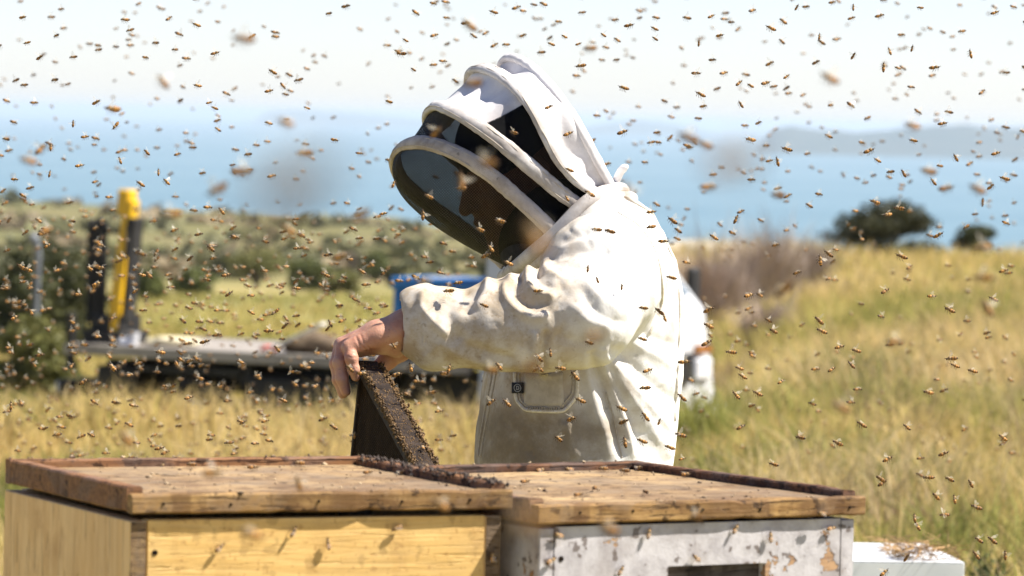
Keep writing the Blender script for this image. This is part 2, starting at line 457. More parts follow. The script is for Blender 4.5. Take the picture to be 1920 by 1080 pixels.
def veil():
    t = NT('veil_netting'); c = t.coord()
    w = t.noise(t.coord((1, 1, 1)), 900, 1, .4)
    n = t.noise(c, 14, 4, .6)
    lw = t.n('ShaderNodeLayerWeight'); lw.inputs[0].default_value = .5
    sp = t.n('ShaderNodeSeparateXYZ'); t.put(sp.inputs[0], c); warp = t.math('MULTIPLY', n, .012)
    ga = t.math('SINE', t.math('MULTIPLY', t.math('ADD', t.math('ADD', sp.outputs[0], sp.outputs[2]), warp), 1450.0))
    gb = t.math('SINE', t.math('MULTIPLY', t.math('ADD', t.math('SUBTRACT', sp.outputs[0], sp.outputs[2]), warp), 1450.0))
    grid = t.math('MULTIPLY', t.math('MAXIMUM', ga, gb), .8)
    # a woven net closes up where it is seen at a slant
    f = t.math('ADD', t.math('MULTIPLY', t.math('ADD', t.math('MULTIPLY', t.ramp(w, .3, .7), .5), grid), .24), .60)
    f = t.math('ADD', f, t.math('MULTIPLY', t.math('POWER', lw.outputs['Facing'], 3.0), .22))
    d = t.bsdf(t.mix(n, (.003, .003, .004), (.008, .008, .009)), .7, .12)
    tr = t.n('ShaderNodeBsdfTransparent')
    m = t.n('ShaderNodeMixShader'); t.put(m.inputs[0], f); t.put(m.inputs[1], tr.outputs[0]); t.put(m.inputs[2], d)
    return t.done(m.outputs[0])
MAT['veil'] = veil()

def comb():
    t = NT('old_comb'); c = t.coord(); n = t.noise(c, 30, 5)
    return t.done(t.bsdf(t.mix(t.ramp(n, .3, .7), (.022, .013, .007), (.045, .026, .013)), .8, .08))
MAT['comb'] = comb()
MAT['comb_edge'] = simple('comb_edge', (.22, .12, .05), (.10, .05, .02), 90, .7, .3, .5)
MAT['bar_wood'] = simple('bar_wood', (.022, .016, .013), (.05, .036, .028), 45, .8, .12, .8)
MAT['wax'] = simple('wax_crumbs', (.17, .095, .032), (.035, .02, .01), 130, .6, .3, .4)

def colattr(name, rough=.7, spec=.2, trans=0.0, var=.0, spread=0.0):
    t = NT(name); a = t.n('ShaderNodeAttribute', attribute_name='col'); k = a.outputs[0]
    if spread:
        oi = t.n('ShaderNodeObjectInfo')
        k = t.mix(t.math('MULTIPLY', oi.outputs['Random'], spread), k, (.06, .03, .012))
    sh = t.bsdf(k, rough, spec)
    if trans:
        tl = t.n('ShaderNodeBsdfTranslucent'); t.put(tl.inputs[0], k)
        m = t.n('ShaderNodeMixShader'); m.inputs[0].default_value = trans
        t.put(m.inputs[1], sh); t.put(m.inputs[2], tl.outputs[0]); sh = m.outputs[0]
    return t.done(sh)
MAT['bee'] = colattr('bee_body', .6, .25, spread=.55)
MAT['grass'] = colattr('grass_blades', .65, .15, .45)
MAT['leaf'] = colattr('leaves', .55, .25, .2)
MAT['twig'] = colattr('twigs', .85, .1)
def wing():
    t = NT('bee_wing'); gl = t.bsdf((.75, .68, .58), .3, .5)
    tl = t.n('ShaderNodeBsdfTranslucent'); tl.inputs[0].default_value = (.8, .74, .62, 1)
    m0 = t.n('ShaderNodeMixShader'); m0.inputs[0].default_value = .5; t.put(m0.inputs[1], gl); t.put(m0.inputs[2], tl.outputs[0])
    tr = t.n('ShaderNodeBsdfTransparent')
    m = t.n('ShaderNodeMixShader'); m.inputs[0].default_value = .26
    t.put(m.inputs[1], tr.outputs[0]); t.put(m.inputs[2], m0.outputs[0]); return t.done(m.outputs[0])
MAT['wing'] = wing()

# ================================================================== SETTING
PROF_D = np.array([0.3, 14, 22, 28, 36, 50, 80, 130, 200, 320, 500, 900, 1000, 1400, 2500, 4000.])
PROF_PX = np.array([100, 700, 850, 1050, 1300, 1560, 1900.])
PROF_Z = np.array([
    [0, 0, 0, -.35, -1.16, -1.30, -2.2, -3.6, -5.6, -8.8, -12.5, -16.9, -22, -61, -61, -61],
    [0, 0, 0, -.35, -1.16, -1.25, -2.1, -3.5, -5.5, -8.6, -12.5, -17.2, -23, -61, -61, -61],
    [0, 0, 0, -.35, -1.14, -1.25, -2.0, -3.4, -5.4, -8.6, -13.0, -19.6, -26, -61, -61, -61],
    [0, 0, 0, -.30, -1.10, -1.15, -1.6, -3.2, -5.2, -9.0, -16.0, -26.0, -30, -61, -61, -61],
    [0, 0, 0, -.40, -1.12, -.80, -.62, -3.0, -6.0, -6.3, -22., -50, -55, -61, -61, -61],
    [0, 0, 0, -.10, -.45, -.42, -.60, -3.5, -7.0, -6.6, -24., -52, -55, -61, -61, -61],
    [0, 0, 0, -.05, -.20, -.28, -.60, -4.5, -12., -22., -42., -58, -60, -61, -61, -61]])
def ground_z(x, y):
    x = np.atleast_1d(np.asarray(x, float)); y = np.atleast_1d(np.asarray(y, float))
    d = np.hypot(x, y); az = np.arctan2(x, y)
    px = 960 + np.tan(np.clip(az, -1.3, 1.3)) * FPX
    px = np.clip(px, 100, 1900)
    # behind the viewer the two sides fade into one another
    back = np.clip((np.abs(az) - 1.2) / 1.9, 0, 1)
    px = px * (1 - back) + 1000 * back
    i = np.clip(np.searchsorted(PROF_PX, px) - 1, 0, len(PROF_PX) - 2)
    t = np.clip((px - PROF_PX[i]) / (PROF_PX[i + 1] - PROF_PX[i]), 0, 1); t = t * t * (3 - 2 * t)
    ld = np.log(np.clip(d, .3, 4000)); lp = np.log(PROF_D)
    zs = np.stack([np.interp(ld, lp, r) for r in PROF_Z])
    z = zs[i, np.arange(len(i))] * (1 - t) + zs[i + 1, np.arange(len(i))] * t
    q = np.stack([x, y], 1)
    z += np.clip((d - 12) / 20, 0, 1) * .07 * vnoise(q, .35, 3)
    z += np.clip((d - 80) / 200, 0, 1) * .9 * vnoise(q, .03, 4) * (z > -55)
    z += np.clip((d - 250) / 400, 0, 1) * 1.3 * vnoise(q, .012, 5) * (z > -40)
    return np.clip(z, -61, 5)
def build_ground():
    fine = np.arctan((np.linspace(-900, 2820, 94) - 960) / FPX)
    wide = np.linspace(fine[-1], 2 * math.pi + fine[0], 60)[1:-1]
    az = np.concatenate([fine, wide])
    dd = np.concatenate([[0.4], np.geomspace(1.5, 30, 34), np.geomspace(31.5, 1000, 110), np.geomspace(1040, 4000, 12)])
    A, D = np.meshgrid(az, dd, indexing='ij')
    X = D * np.sin(A); Y = D * np.cos(A)
    Z = ground_z(X.ravel(), Y.ravel())
    V = np.stack([X.ravel(), Y.ravel(), Z], 1)
    na, nd = len(az), len(dd)
    ii, jj = np.meshgrid(np.arange(na), np.arange(nd - 1), indexing='ij')
    i2 = (ii + 1) % na
    Fq = np.stack([ii * nd + jj, i2 * nd + jj, i2 * nd + jj + 1, ii * nd + jj + 1], -1).reshape(-1, 4)[:, ::-1]
    c = len(V); V = np.vstack([V, [0, 0, 0]])
    # zones of ground cover
    d = np.hypot(V[:, 0], V[:, 1]); px = 960 + V[:, 0] / np.maximum(V[:, 1], .1) * FPX
    q = V[:, :2]
    field = np.array([.36, .29, .12]); green = np.array([.19, .195, .06]); hill = np.array([.125, .13, .052]); brown = np.array([.24, .19, .10])
    sand = np.array([.62, .56, .46])
    n1 = vnoise(q, .06, 11)[:, None]; n2 = vnoise(q, .02, 12)[:, None]
    colr = field + (green - field) * np.clip(.5 + .7 * n1, 0, 1)
    far = np.clip((d - 150) / 150, 0, 1)[:, None]
    hillc = hill + (brown - hill) * np.clip(.35 + .9 * n2, 0, 1)
    colr = colr * (1 - far) + hillc * far
    sd = (np.clip((d - 230) / 40, 0, 1) * np.clip((520 - d) / 60, 0, 1) * np.clip((px - 1180) / 60, 0, 1) * np.clip((1640 - px) / 60, 0, 1))[:, None]
    colr = colr * (1 - sd) + sand * sd
    t = NT('ground_cover'); a = t.n('ShaderNodeAttribute', attribute_name='col')
    co = t.coord(); n = t.noise(co, .9, 8, .65); nf = t.noise(co, .11, 6, .62)
    k = t.mix(t.math('MULTIPLY', t.ramp(n, .4, .7), .55), a.outputs[0], (.20, .15, .07))
    k = t.mix(t.math('MULTIPLY', t.ramp(nf, .48, .62), .55), k, t.mix(.5, a.outputs[0], (.035, .045, .018)))
    m = t.done(t.bsdf(k, .95, .05, t.bump(n, .6, .1)))
    me = bpy.data.meshes.new('ground')
    faces = [tuple(f) for f in Fq.tolist()] + [(c, ((i + 1) % na) * nd, i * nd)[::-1] for i in range(na)]
    me.from_pydata(V.tolist(), [], faces); me.materials.append(m)
    me.polygons.foreach_set('use_smooth', np.ones(len(me.polygons), dtype=bool))
    set_col(me, colr); me.update()
    return tag(obj('ground', me), kind='structure')
build_ground()

def build_sea():
    az = np.linspace(0, 2 * math.pi, 97)[:-1]; dd = np.geomspace(300, 90000, 40)
    A, D = np.meshgrid(az, dd, indexing='ij')
    V = np.stack([(D * np.sin(A)).ravel(), (D * np.cos(A)).ravel(), np.full(A.size, -60.)], 1)
    na, nd = len(az), len(dd)
    ii, jj = np.meshgrid(np.arange(na), np.arange(nd - 1), indexing='ij'); i2 = (ii + 1) % na
    Fq = np.stack([ii * nd + jj, ii * nd + jj + 1, i2 * nd + jj + 1, i2 * nd + jj], -1).reshape(-1, 4)
    t = NT('sea_water'); co = t.coord((.00006, .0011, 1)); n = t.noise(co, 1, 5, .6)
    k = t.mix(t.ramp(n, .35, .68), (.095, .175, .225), (.125, .21, .26))
    m = t.done(t.bsdf(k, .55, .12))
    return tag(obj('sea', new_mesh('sea', V, Fq, m, True)), kind='structure')
build_sea()

def headland(tops, d, thick, seed):
    px = np.linspace(tops[0][0], tops[-1][0], 90)
    ty = np.interp(px, [t[0] for t in tops], [t[1] for t in tops])
    rows = []
    for s, h in ((-1.0, 0), (-.75, .30), (-.45, .62), (-.15, .95), (.1, 1.0), (.5, .6), (1, 0)):
        pts = []
        for i, (x, y) in enumerate(zip(px, ty)):
            p = P(x, y, d + s * thick); top = P(x, y, d)[2] + 60.5
            w = top * h * (1 + (.12 * math.sin(i * .7 + s * 9 + seed) if 0 < h < 1 else 0))
            pts.append((p[0], p[1], -60.5 + max(w, 0)))
        rows.append(pts)
    V = np.array(rows).reshape(-1, 3); n = len(px); r = len(rows)
    Fq = np.array([(i * n + j, i * n + j + 1, (i + 1) * n + j + 1, (i + 1) * n + j) for i in range(r - 1) for j in range(n - 1)])
    return tag(obj('hills', new_mesh('hills', V, Fq, MAT['headland'], True)), kind='structure')
MAT['headland'] = simple('headland_scrub', (.045, .065, .06), (.07, .08, .07), .004, .95, .05, 0)
headland([(1415, 286), (1432, 262), (1450, 245), (1482, 236), (1530, 243), (1600, 249), (1680, 244), (1760, 235), (1850, 238), (1930, 241), (2120, 240), (2500, 262), (2600, 288)], 11000, 900, 1)
headland([(1060, 252), (1100, 238), (1140, 231), (1205, 226), (1250, 231), (1300, 240), (1345, 254)], 24000, 1500, 2)
headland([(470, 232), (495, 214), (512, 208), (560, 206), (620, 210), (700, 216), (800, 226), (870, 238)], 28000, 1500, 3)

# the air over the bay
hz = MB().box(-95000, 95000, -95000, 95000, -62.5, 25).build('haze', None)
th = NT('sea_haze'); pv = th.n('ShaderNodeVolumePrincipled')
pv.inputs['Color'].default_value = (.70, .775, .85, 1); pv.inputs['Density'].default_value = 7e-5; pv.inputs['Anisotropy'].default_value = .25
th.t.links.new(pv.outputs[0], th.out.inputs['Volume'])
hz.data.materials.append(th.m); tag(hz, 'pale haze over the bay', 'haze', kind='stuff')

# ---------------------------------------------------------------- grass
def blades(x, y, z, h, w, lean, azim, face, cols, tip=.25):
    """one bent two-segment blade per root; returns verts, tri+quad faces as tris, colours"""
    n = len(x)
    base = np.stack([x, y, z], 1)
    side = np.stack([np.cos(face), np.sin(face), np.zeros(n)], 1) * (w / 2)[:, None]
    ld = np.stack([np.cos(azim), np.sin(azim), np.zeros(n)], 1)
    mid = base + ld * (lean * h * .35)[:, None] + np.array([0, 0, 1.]) * (h * .62)[:, None]
    top = base + ld * (lean * h)[:, None] + np.array([0, 0, 1.]) * (h * (1 - .25 * lean))[:, None]
    V = np.stack([base - side, base + side, mid + side * .85, mid - side * .85, top], 1).reshape(-1, 3)
    k = np.arange(n)[:, None] * 5
    T = np.concatenate([k + [0, 1, 2], k + [0, 2, 3], k + [3, 2, 4]], 0)
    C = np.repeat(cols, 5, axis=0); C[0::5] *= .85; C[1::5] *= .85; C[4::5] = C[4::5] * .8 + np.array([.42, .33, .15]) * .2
    return V, T, C
def grass_cols(x, y, r):
    q = np.stack([x, y], 1)
    g = np.clip(.40 + .85 * vnoise(q, .55, 21) + .45 * vnoise(q, .14, 22) + r.normal(0, .22, len(x)), 0, 1)[:, None]
    g = np.clip(g + (.05 + .32 * ((x / y * FPX < 0) & (y > 34)) + .12 * (y < 26))[:, None], 0, 1)
    straw = np.array([.66, .48, .22]); olive = np.array([.52, .41, .135]); green = np.array([.27, .27, .065])
    c = np.where(g < .5, straw + (olive - straw) * g * 2, olive + (green - olive) * (g * 2 - 1))
    return c * (.75 + .45 * r.random((len(x), 1)))
def build_grass():
    r = np.random.default_rng(31)
    Vs, Ts, Cs = [], [], []; off = 0
    for (d0, d1, n, h0, h1, w) in ((11, 17, 26000, .16, .42, .006), (17, 24, 62000, .16, .40, .007), (24, 34, 62000, .16, .42, .008),
                                   (34, 50, 60000, .18, .42, .011), (50, 88, 70000, .15, .34, .016), (88, 150, 22000, .2, .4, .03)):
        px = r.uniform(-500, 2420, n); d = np.exp(r.uniform(np.log(d0), np.log(d1), n))
        x = (px - 960) / FPX * d; y = d
        q = np.stack([x, y], 1)
        h = r.uniform(h0, h1, n) * (.75 + .5 * np.clip(vnoise(q, .9, 41) * .5 + .5, 0, 1))
        h *= np.where(px < 1000, .72, 1.0) * (.55 + .9 * np.clip(.5 + .8 * vnoise(q, 2.6, 44, 2), 0, 1))
        h *= np.where((px < 980) & (d > 25) & (d < 37), .62, 1.0)
        h *= 1 - .6 * np.exp(-((px - 1290) / 130) ** 2) * np.clip((38 - d) / 8, 0, 1)
        keep = r.random(n) < np.clip(.75 + .5 * vnoise(q, 1.7, 42), .25, 1)
        # the trampled yard round the lorry
        x, y, h, px, d = x[keep], y[keep], h[keep], px[keep], d[keep]; n = len(x)
        V, T, C = blades(x, y, ground_z(x, y) - .02, h, w * r.uniform(.6, 1.6, n), r.uniform(.1, .9, n),
                         r.uniform(0, 6.28, n), r.uniform(0, 6.28, n), grass_cols(x, y, r))
        Vs.append(V); Ts.append(T + off); Cs.append(C); off += len(V)
    # taller dry seed stalks in clumps
    n = 26000; px = r.uniform(-400, 2320, n); d = np.exp(r.uniform(np.log(11), np.log(70), n)); x = (px - 960) / FPX * d; y = d
    q = np.stack([x, y], 1); k = (vnoise(q, 1.1, 71) > .12) & ((px > 1000) | (r.random(n) < .35)); x, y, px, d = x[k], y[k], px[k], d[k]; n = len(x)
    V, T, C = blades(x, y, ground_z(x, y) - .02, r.uniform(.38, .62, n) * np.where(px < 1000, .75, 1) * np.clip(1.15 - d / 110, .5, 1), np.clip(d * .00028, .004, .02) * r.uniform(.7, 1.5, n), r.uniform(.2, 1.1, n),
                     r.uniform(0, 6.28, n), r.uniform(0, 6.28, n), np.array([.68, .53, .29]) * r.uniform(.55, 1.15, (n, 1)))
    Vs.append(V); Ts.append(T + off); Cs.append(C); off += len(V)
    for _ in range(150):                     # coarse green tufts among the straw
        px0 = r.uniform(1280, 2250) if r.random() < .75 else r.uniform(-300, 900); d_ = math.exp(r.uniform(math.log(15), math.log(72))); n = 150
        x = (px0 - 960) / FPX * d_ + r.normal(0, .07 + d_ * .0025, n); y = d_ + r.normal(0, .09 + d_ * .004, n); hh = r.uniform(.24, .46) * (.7 if px0 < 1000 else 1) * (1 if d_ < 45 else .75)
        c_ = (np.array([.24, .245, .065]) if r.random() < .7 else np.array([.33, .24, .13])) * r.uniform(.7, 1.15)
        V, T, C = blades(x, y, ground_z(x, y) - .02, hh * r.uniform(.6, 1.1, n), np.clip(d_ * .0004, .007, .02) * r.uniform(.7, 1.6, n), r.uniform(.1, .8, n), r.uniform(0, 6.28, n), r.uniform(0, 6.28, n), c_ * r.uniform(.7, 1.3, (n, 1)))
        Vs.append(V); Ts.append(T + off); Cs.append(C); off += len(V)
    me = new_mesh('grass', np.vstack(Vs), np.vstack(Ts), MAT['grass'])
    set_col(me, np.vstack(Cs))
    return tag(obj('grass', me), 'tall dry yellow green grass over the field', 'grass', kind='stuff')
build_grass()

# ---------------------------------------------------------------- shrubs and trees
def leaf_cloud(r, lobes, n, size, cols, flat=1.0):
    """n small leaf faces spread through the lobes (centre, radii)"""
    w = np.array([l[1][0] * l[1][1] * l[1][2] for l in lobes]); w = w ** .75; w /= w.sum()
    pick = r.choice(len(lobes), n, p=w)
    u = r.normal(size=(n, 3)); u /= np.linalg.norm(u, axis=1)[:, None]
    rr = r.random(n) ** .38
    c = np.array([l[0] for l in lobes])[pick]; R = np.array([l[1] for l in lobes])[pick]
    p = c + u * R * rr[:, None]
    p += .16 * R * np.stack([vnoise(p, 5 / R.mean(), s) for s in (1, 2, 3)], 1)
    nrm = u * .6 + r.normal(size=(n, 3)) * .7 + np.array([0, 0, .3]); nrm /= np.linalg.norm(nrm, axis=1)[:, None]
    a = np.cross(nrm, r.normal(size=(n, 3))); a /= np.linalg.norm(a, axis=1)[:, None]; b = np.cross(nrm, a)
    s = (size * r.uniform(.6, 1.4, n))[:, None]
    V = np.stack([p - a * s, p + b * s * .5, p + a * s, p - b * s * .5], 1).reshape(-1, 3)
    Fq = (np.arange(n)[:, None] * 4 + np.arange(4))
    base, alt = np.array(cols[0]), np.array(cols[1])
    m = r.random((n, 1)); C = (base + (alt - base) * m) * r.uniform(.7, 1.25, (n, 1))
    return V, Fq, np.repeat(C, 4, axis=0)
def trunk_mesh(base, limbs, r0):
    mb = MB()
    for L in limbs:
        pts = spline(L, 7); mb.tube(pts, np.linspace(r0 if L is limbs[0] else r0 * .55, r0 * .2, 7), 7)
    return mb
def tree(name, px, py, d, wide, tall, n, size, cols, label, cat, lobes_n=9, seed=1, bark=(.10, .075, .05), sink=0.0, openness=.25):
    r = np.random.default_rng(seed)
    b = P(px, py, d); gz = float(ground_z(b[0], b[1])[0]) if sink == 0 else b[2]
    base = np.array([b[0], b[1], gz - .02])
    root = empty(name, base)
    lobes = []
    for i in range(lobes_n):
        a = 2 * math.pi * i / lobes_n + r.uniform(-.3, .3); q = r.uniform(.2, .62)
        lobes.append(((math.cos(a) * wide / 2 * q, math.sin(a) * wide / 2 * q, tall * r.uniform(openness + .18, .78)),
                      np.array([wide * r.uniform(.17, .27), wide * r.uniform(.17, .27), tall * r.uniform(.14, .24)])))
    lobes.append(((0, 0, tall * .72), np.array([wide * .26, wide * .26, tall * .26])))
    V, Fq, C = leaf_cloud(r, lobes, n, size, cols)
    V[:, 2] = np.maximum(V[:, 2], .03)
    me = new_mesh('crown', V, Fq, MAT['leaf']); set_col(me, C); obj('crown', me, root)
    mb = MB(); limbs = [[(0, 0, 0), (.02 * wide, 0, tall * .25), (0, .02 * wide, tall * .6)]]
    for c, R in lobes[:7]: limbs.append([(0, 0, tall * .08), (c[0] * .5, c[1] * .5, c[2] * .6), tuple(c)])
    tm = trunk_mesh(base, limbs, wide * .028)
    me2 = new_mesh('trunk', tm.v, tm.f, MAT['twig'], True); set_col(me2, np.tile(np.array(bark), (len(tm.v), 1)))
    obj('trunk', me2, root)
    return tag(root, label, cat)
DARK = ((.034, .042, .014), (.085, .085, .026)); MID = ((.065, .085, .02), (.15, .16, .042)); OLV = ((.105, .115, .03), (.21, .195, .06))
tree('bush', 1662, 470, 76, 2.15, 1.02, 11000, .034, ((.022, .026, .009), (.060, .058, .018)), 'large dark rounded bush on the skyline above the dry grass slope', 'bush', 14, 3, openness=-.1)
tree('bush', 1830, 466, 78, .92, .60, 4200, .03, ((.026, .034, .010), (.065, .07, .02)), 'small round dark bush on the skyline, right of the larger bush', 'bush', 8, 4, openness=-.1)
tree('leafy_tree', 75, 600, 62, 2.0, 1.65, 9000, .05, DARK, 'big dark leafy tree behind the yellow mast', 'tree', 12, 5, openness=0.0)
tree('bush', -70, 600, 66, 1.6, 1.35, 5000, .05, ((.03, .04, .012), (.08, .085, .025)), 'dark green bush at the left edge beside the big tree', 'bush', 9, 6, openness=0.0)
tree('bush', 62, 640, 43, 1.15, .92, 5500, .04, OLV, 'low olive bush at the foot of the grey pipe', 'bush', 8, 15, openness=-.1)
for i, (px, d, w, h, c, lab) in enumerate([
        (360, 150, 1.7, 1.0, MID, 'round green bush in the field just right of the yellow mast'),
        (480, 185, 3.0, 1.7, OLV, 'olive green bush in the field midway between mast and blue crate'),
        (575, 170, 1.9, 1.25, MID, 'green bush in the field second from the blue crate'),
        (640, 160, 1.7, .9, OLV, 'low yellow green bush next to the blue crate'),
        (705, 240, 2.2, 1.7, MID, 'upright dark green bush above the blue crate corner'),
        (740, 210, 1.4, 1.1, DARK, 'small dark bush just above the blue crate'),
        (280, 130, 1.4, .95, MID, 'green bush touching the right side of the yellow mast'),
        (430, 260, 2.8, 1.6, DARK, 'dark bush far behind the olive bush in the field')]):
    b = P(px, 540, d)
    g = float(ground_z(b[0], b[1])[0]); py = to_px((b[0], b[1], g))[1]
    tree('bush', px, py, d, w, h, 2600, .075, c, lab, 'bush', 8, 20 + i, openness=0.0)

def build_scrub():
    """the far hillside's scrub, one mass"""
    r = np.random.default_rng(77); Vs, Fs, Cs = [], [], []; off = 0
    for i in range(520):
        px = r.uniform(-400, 1020); d = math.exp(r.uniform(math.log(230), math.log(900)))
        x = (px - 960) / FPX * d; y = d
        if vnoise(np.array([[x, y]]), .03, 55)[0] < -.05: continue
        z = float(ground_z(x, y)[0]); w = r.uniform(.9, 3.2) * (d / 600) ** .5; h = w * r.uniform(.3, .5)
        c = ((.125, .13, .055), (.20, .185, .085)) if r.random() < .7 else ((.24, .19, .11), (.30, .235, .14))
        V, Fq, C = leaf_cloud(r, [((x, y, z + h * .4), np.array([w, w, h]))], 26, w * .42, c)
        Vs.append(V); Fs.append(Fq + off); Cs.append(C); off += len(V)
    me = new_mesh('scrub', np.vstack(Vs), np.vstack(Fs), MAT['leaf']); set_col(me, np.vstack(Cs))
    tag(obj('scrub', me), 'low green and brown scrub covering the far coastal hill', 'scrub', kind='stuff')
build_scrub()

def dry_shrub(px, py, d, wide, tall, n, seed, label, col=(.44, .35, .29)):
    """a bare grey-brown bush: hundreds of fine branching twigs"""
    r = np.random.default_rng(seed); b = P(px, py, d)
    root = empty('dry_bush', (b[0], b[1], float(ground_z(b[0], b[1])[0]) - .02))
    mb = MB(); stems = MB(); cols = []
    V = []; Fq = []; C = []
    for i in range(n):
        a = r.uniform(0, 6.28); q = math.sqrt(r.random()) * wide / 2
        p0 = np.array([math.cos(a) * q * .55, math.sin(a) * q * .55, tall * r.uniform(0, .45)])
        out = np.array([math.cos(a) * r.uniform(.1, .7), math.sin(a) * r.uniform(.1, .7), r.uniform(.6, 1.2)])
        out += r.normal(0, .25, 3); L = tall * r.uniform(.35, .8)
        p1 = p0 + out * L * .5; p2 = p1 + (out + r.normal(0, .35, 3)) * L * .4
        wd = .005 * r.uniform(.6, 1.8); s = np.array([math.cos(a + 1.3), math.sin(a + 1.3), .2]) * wd
        k = len(V); V += [p0 - s, p0 + s, p1 + s * .8, p1 - s * .8, p2]
        Fq += [(k, k + 1, k + 2), (k, k + 2, k + 3), (k + 3, k + 2, k + 4)]
        C += [np.array(col) * r.uniform(.6, 1.25)] * 5
        for _ in range(2):      # side twigs
            t = r.random(); m = p0 + (p1 - p0) * t; e = m + (out * .4 + r.normal(0, .6, 3)) * L * .35
            k = len(V); V += [m - s * .5, m + s * .5, e]; Fq.append((k, k + 1, k + 2)); C += [np.array(col) * r.uniform(.7, 1.3)] * 3
    me = new_mesh('twigs', np.array(V), np.array(Fq), MAT['twig']); set_col(me, np.array(C)); o = obj('twigs', me, root); o['kind'] = 'stuff'
    for i in range(9):
        a = 6.28 * i / 9; q = wide * .33
        stems.tube(spline([(0, 0, 0), (math.cos(a) * q * .5, math.sin(a) * q * .5, tall * .3), (math.cos(a) * q, math.sin(a) * q, tall * .72)], 6), np.linspace(.02, .006, 6), 6)
    me = new_mesh('stems', stems.v, stems.f, MAT['twig'], True); set_col(me, np.tile(np.array(col) * .7, (len(stems.v), 1))); obj('stems', me, root)
    return tag(root, label, 'bush')
dry_shrub(1330, 560, 52, 1.15, 1.00, 1700, 61, 'bare grey brown bush directly behind the beekeeper and lorry cab')
dry_shrub(1440, 560, 56, 1.05, .95, 1500, 62, 'bare twiggy bush midway between beekeeper and dark skyline bush', (.42, .34, .28))
dry_shrub(1520, 520, 58, .75, .62, 900, 63, 'low bare bush, third to the right of the beekeeper', (.38, .31, .26))
dry_shrub(1445, 600, 46, .9, .5, 900, 64, 'low grey brown bush in front of the other bare bushes', (.42, .33, .27))

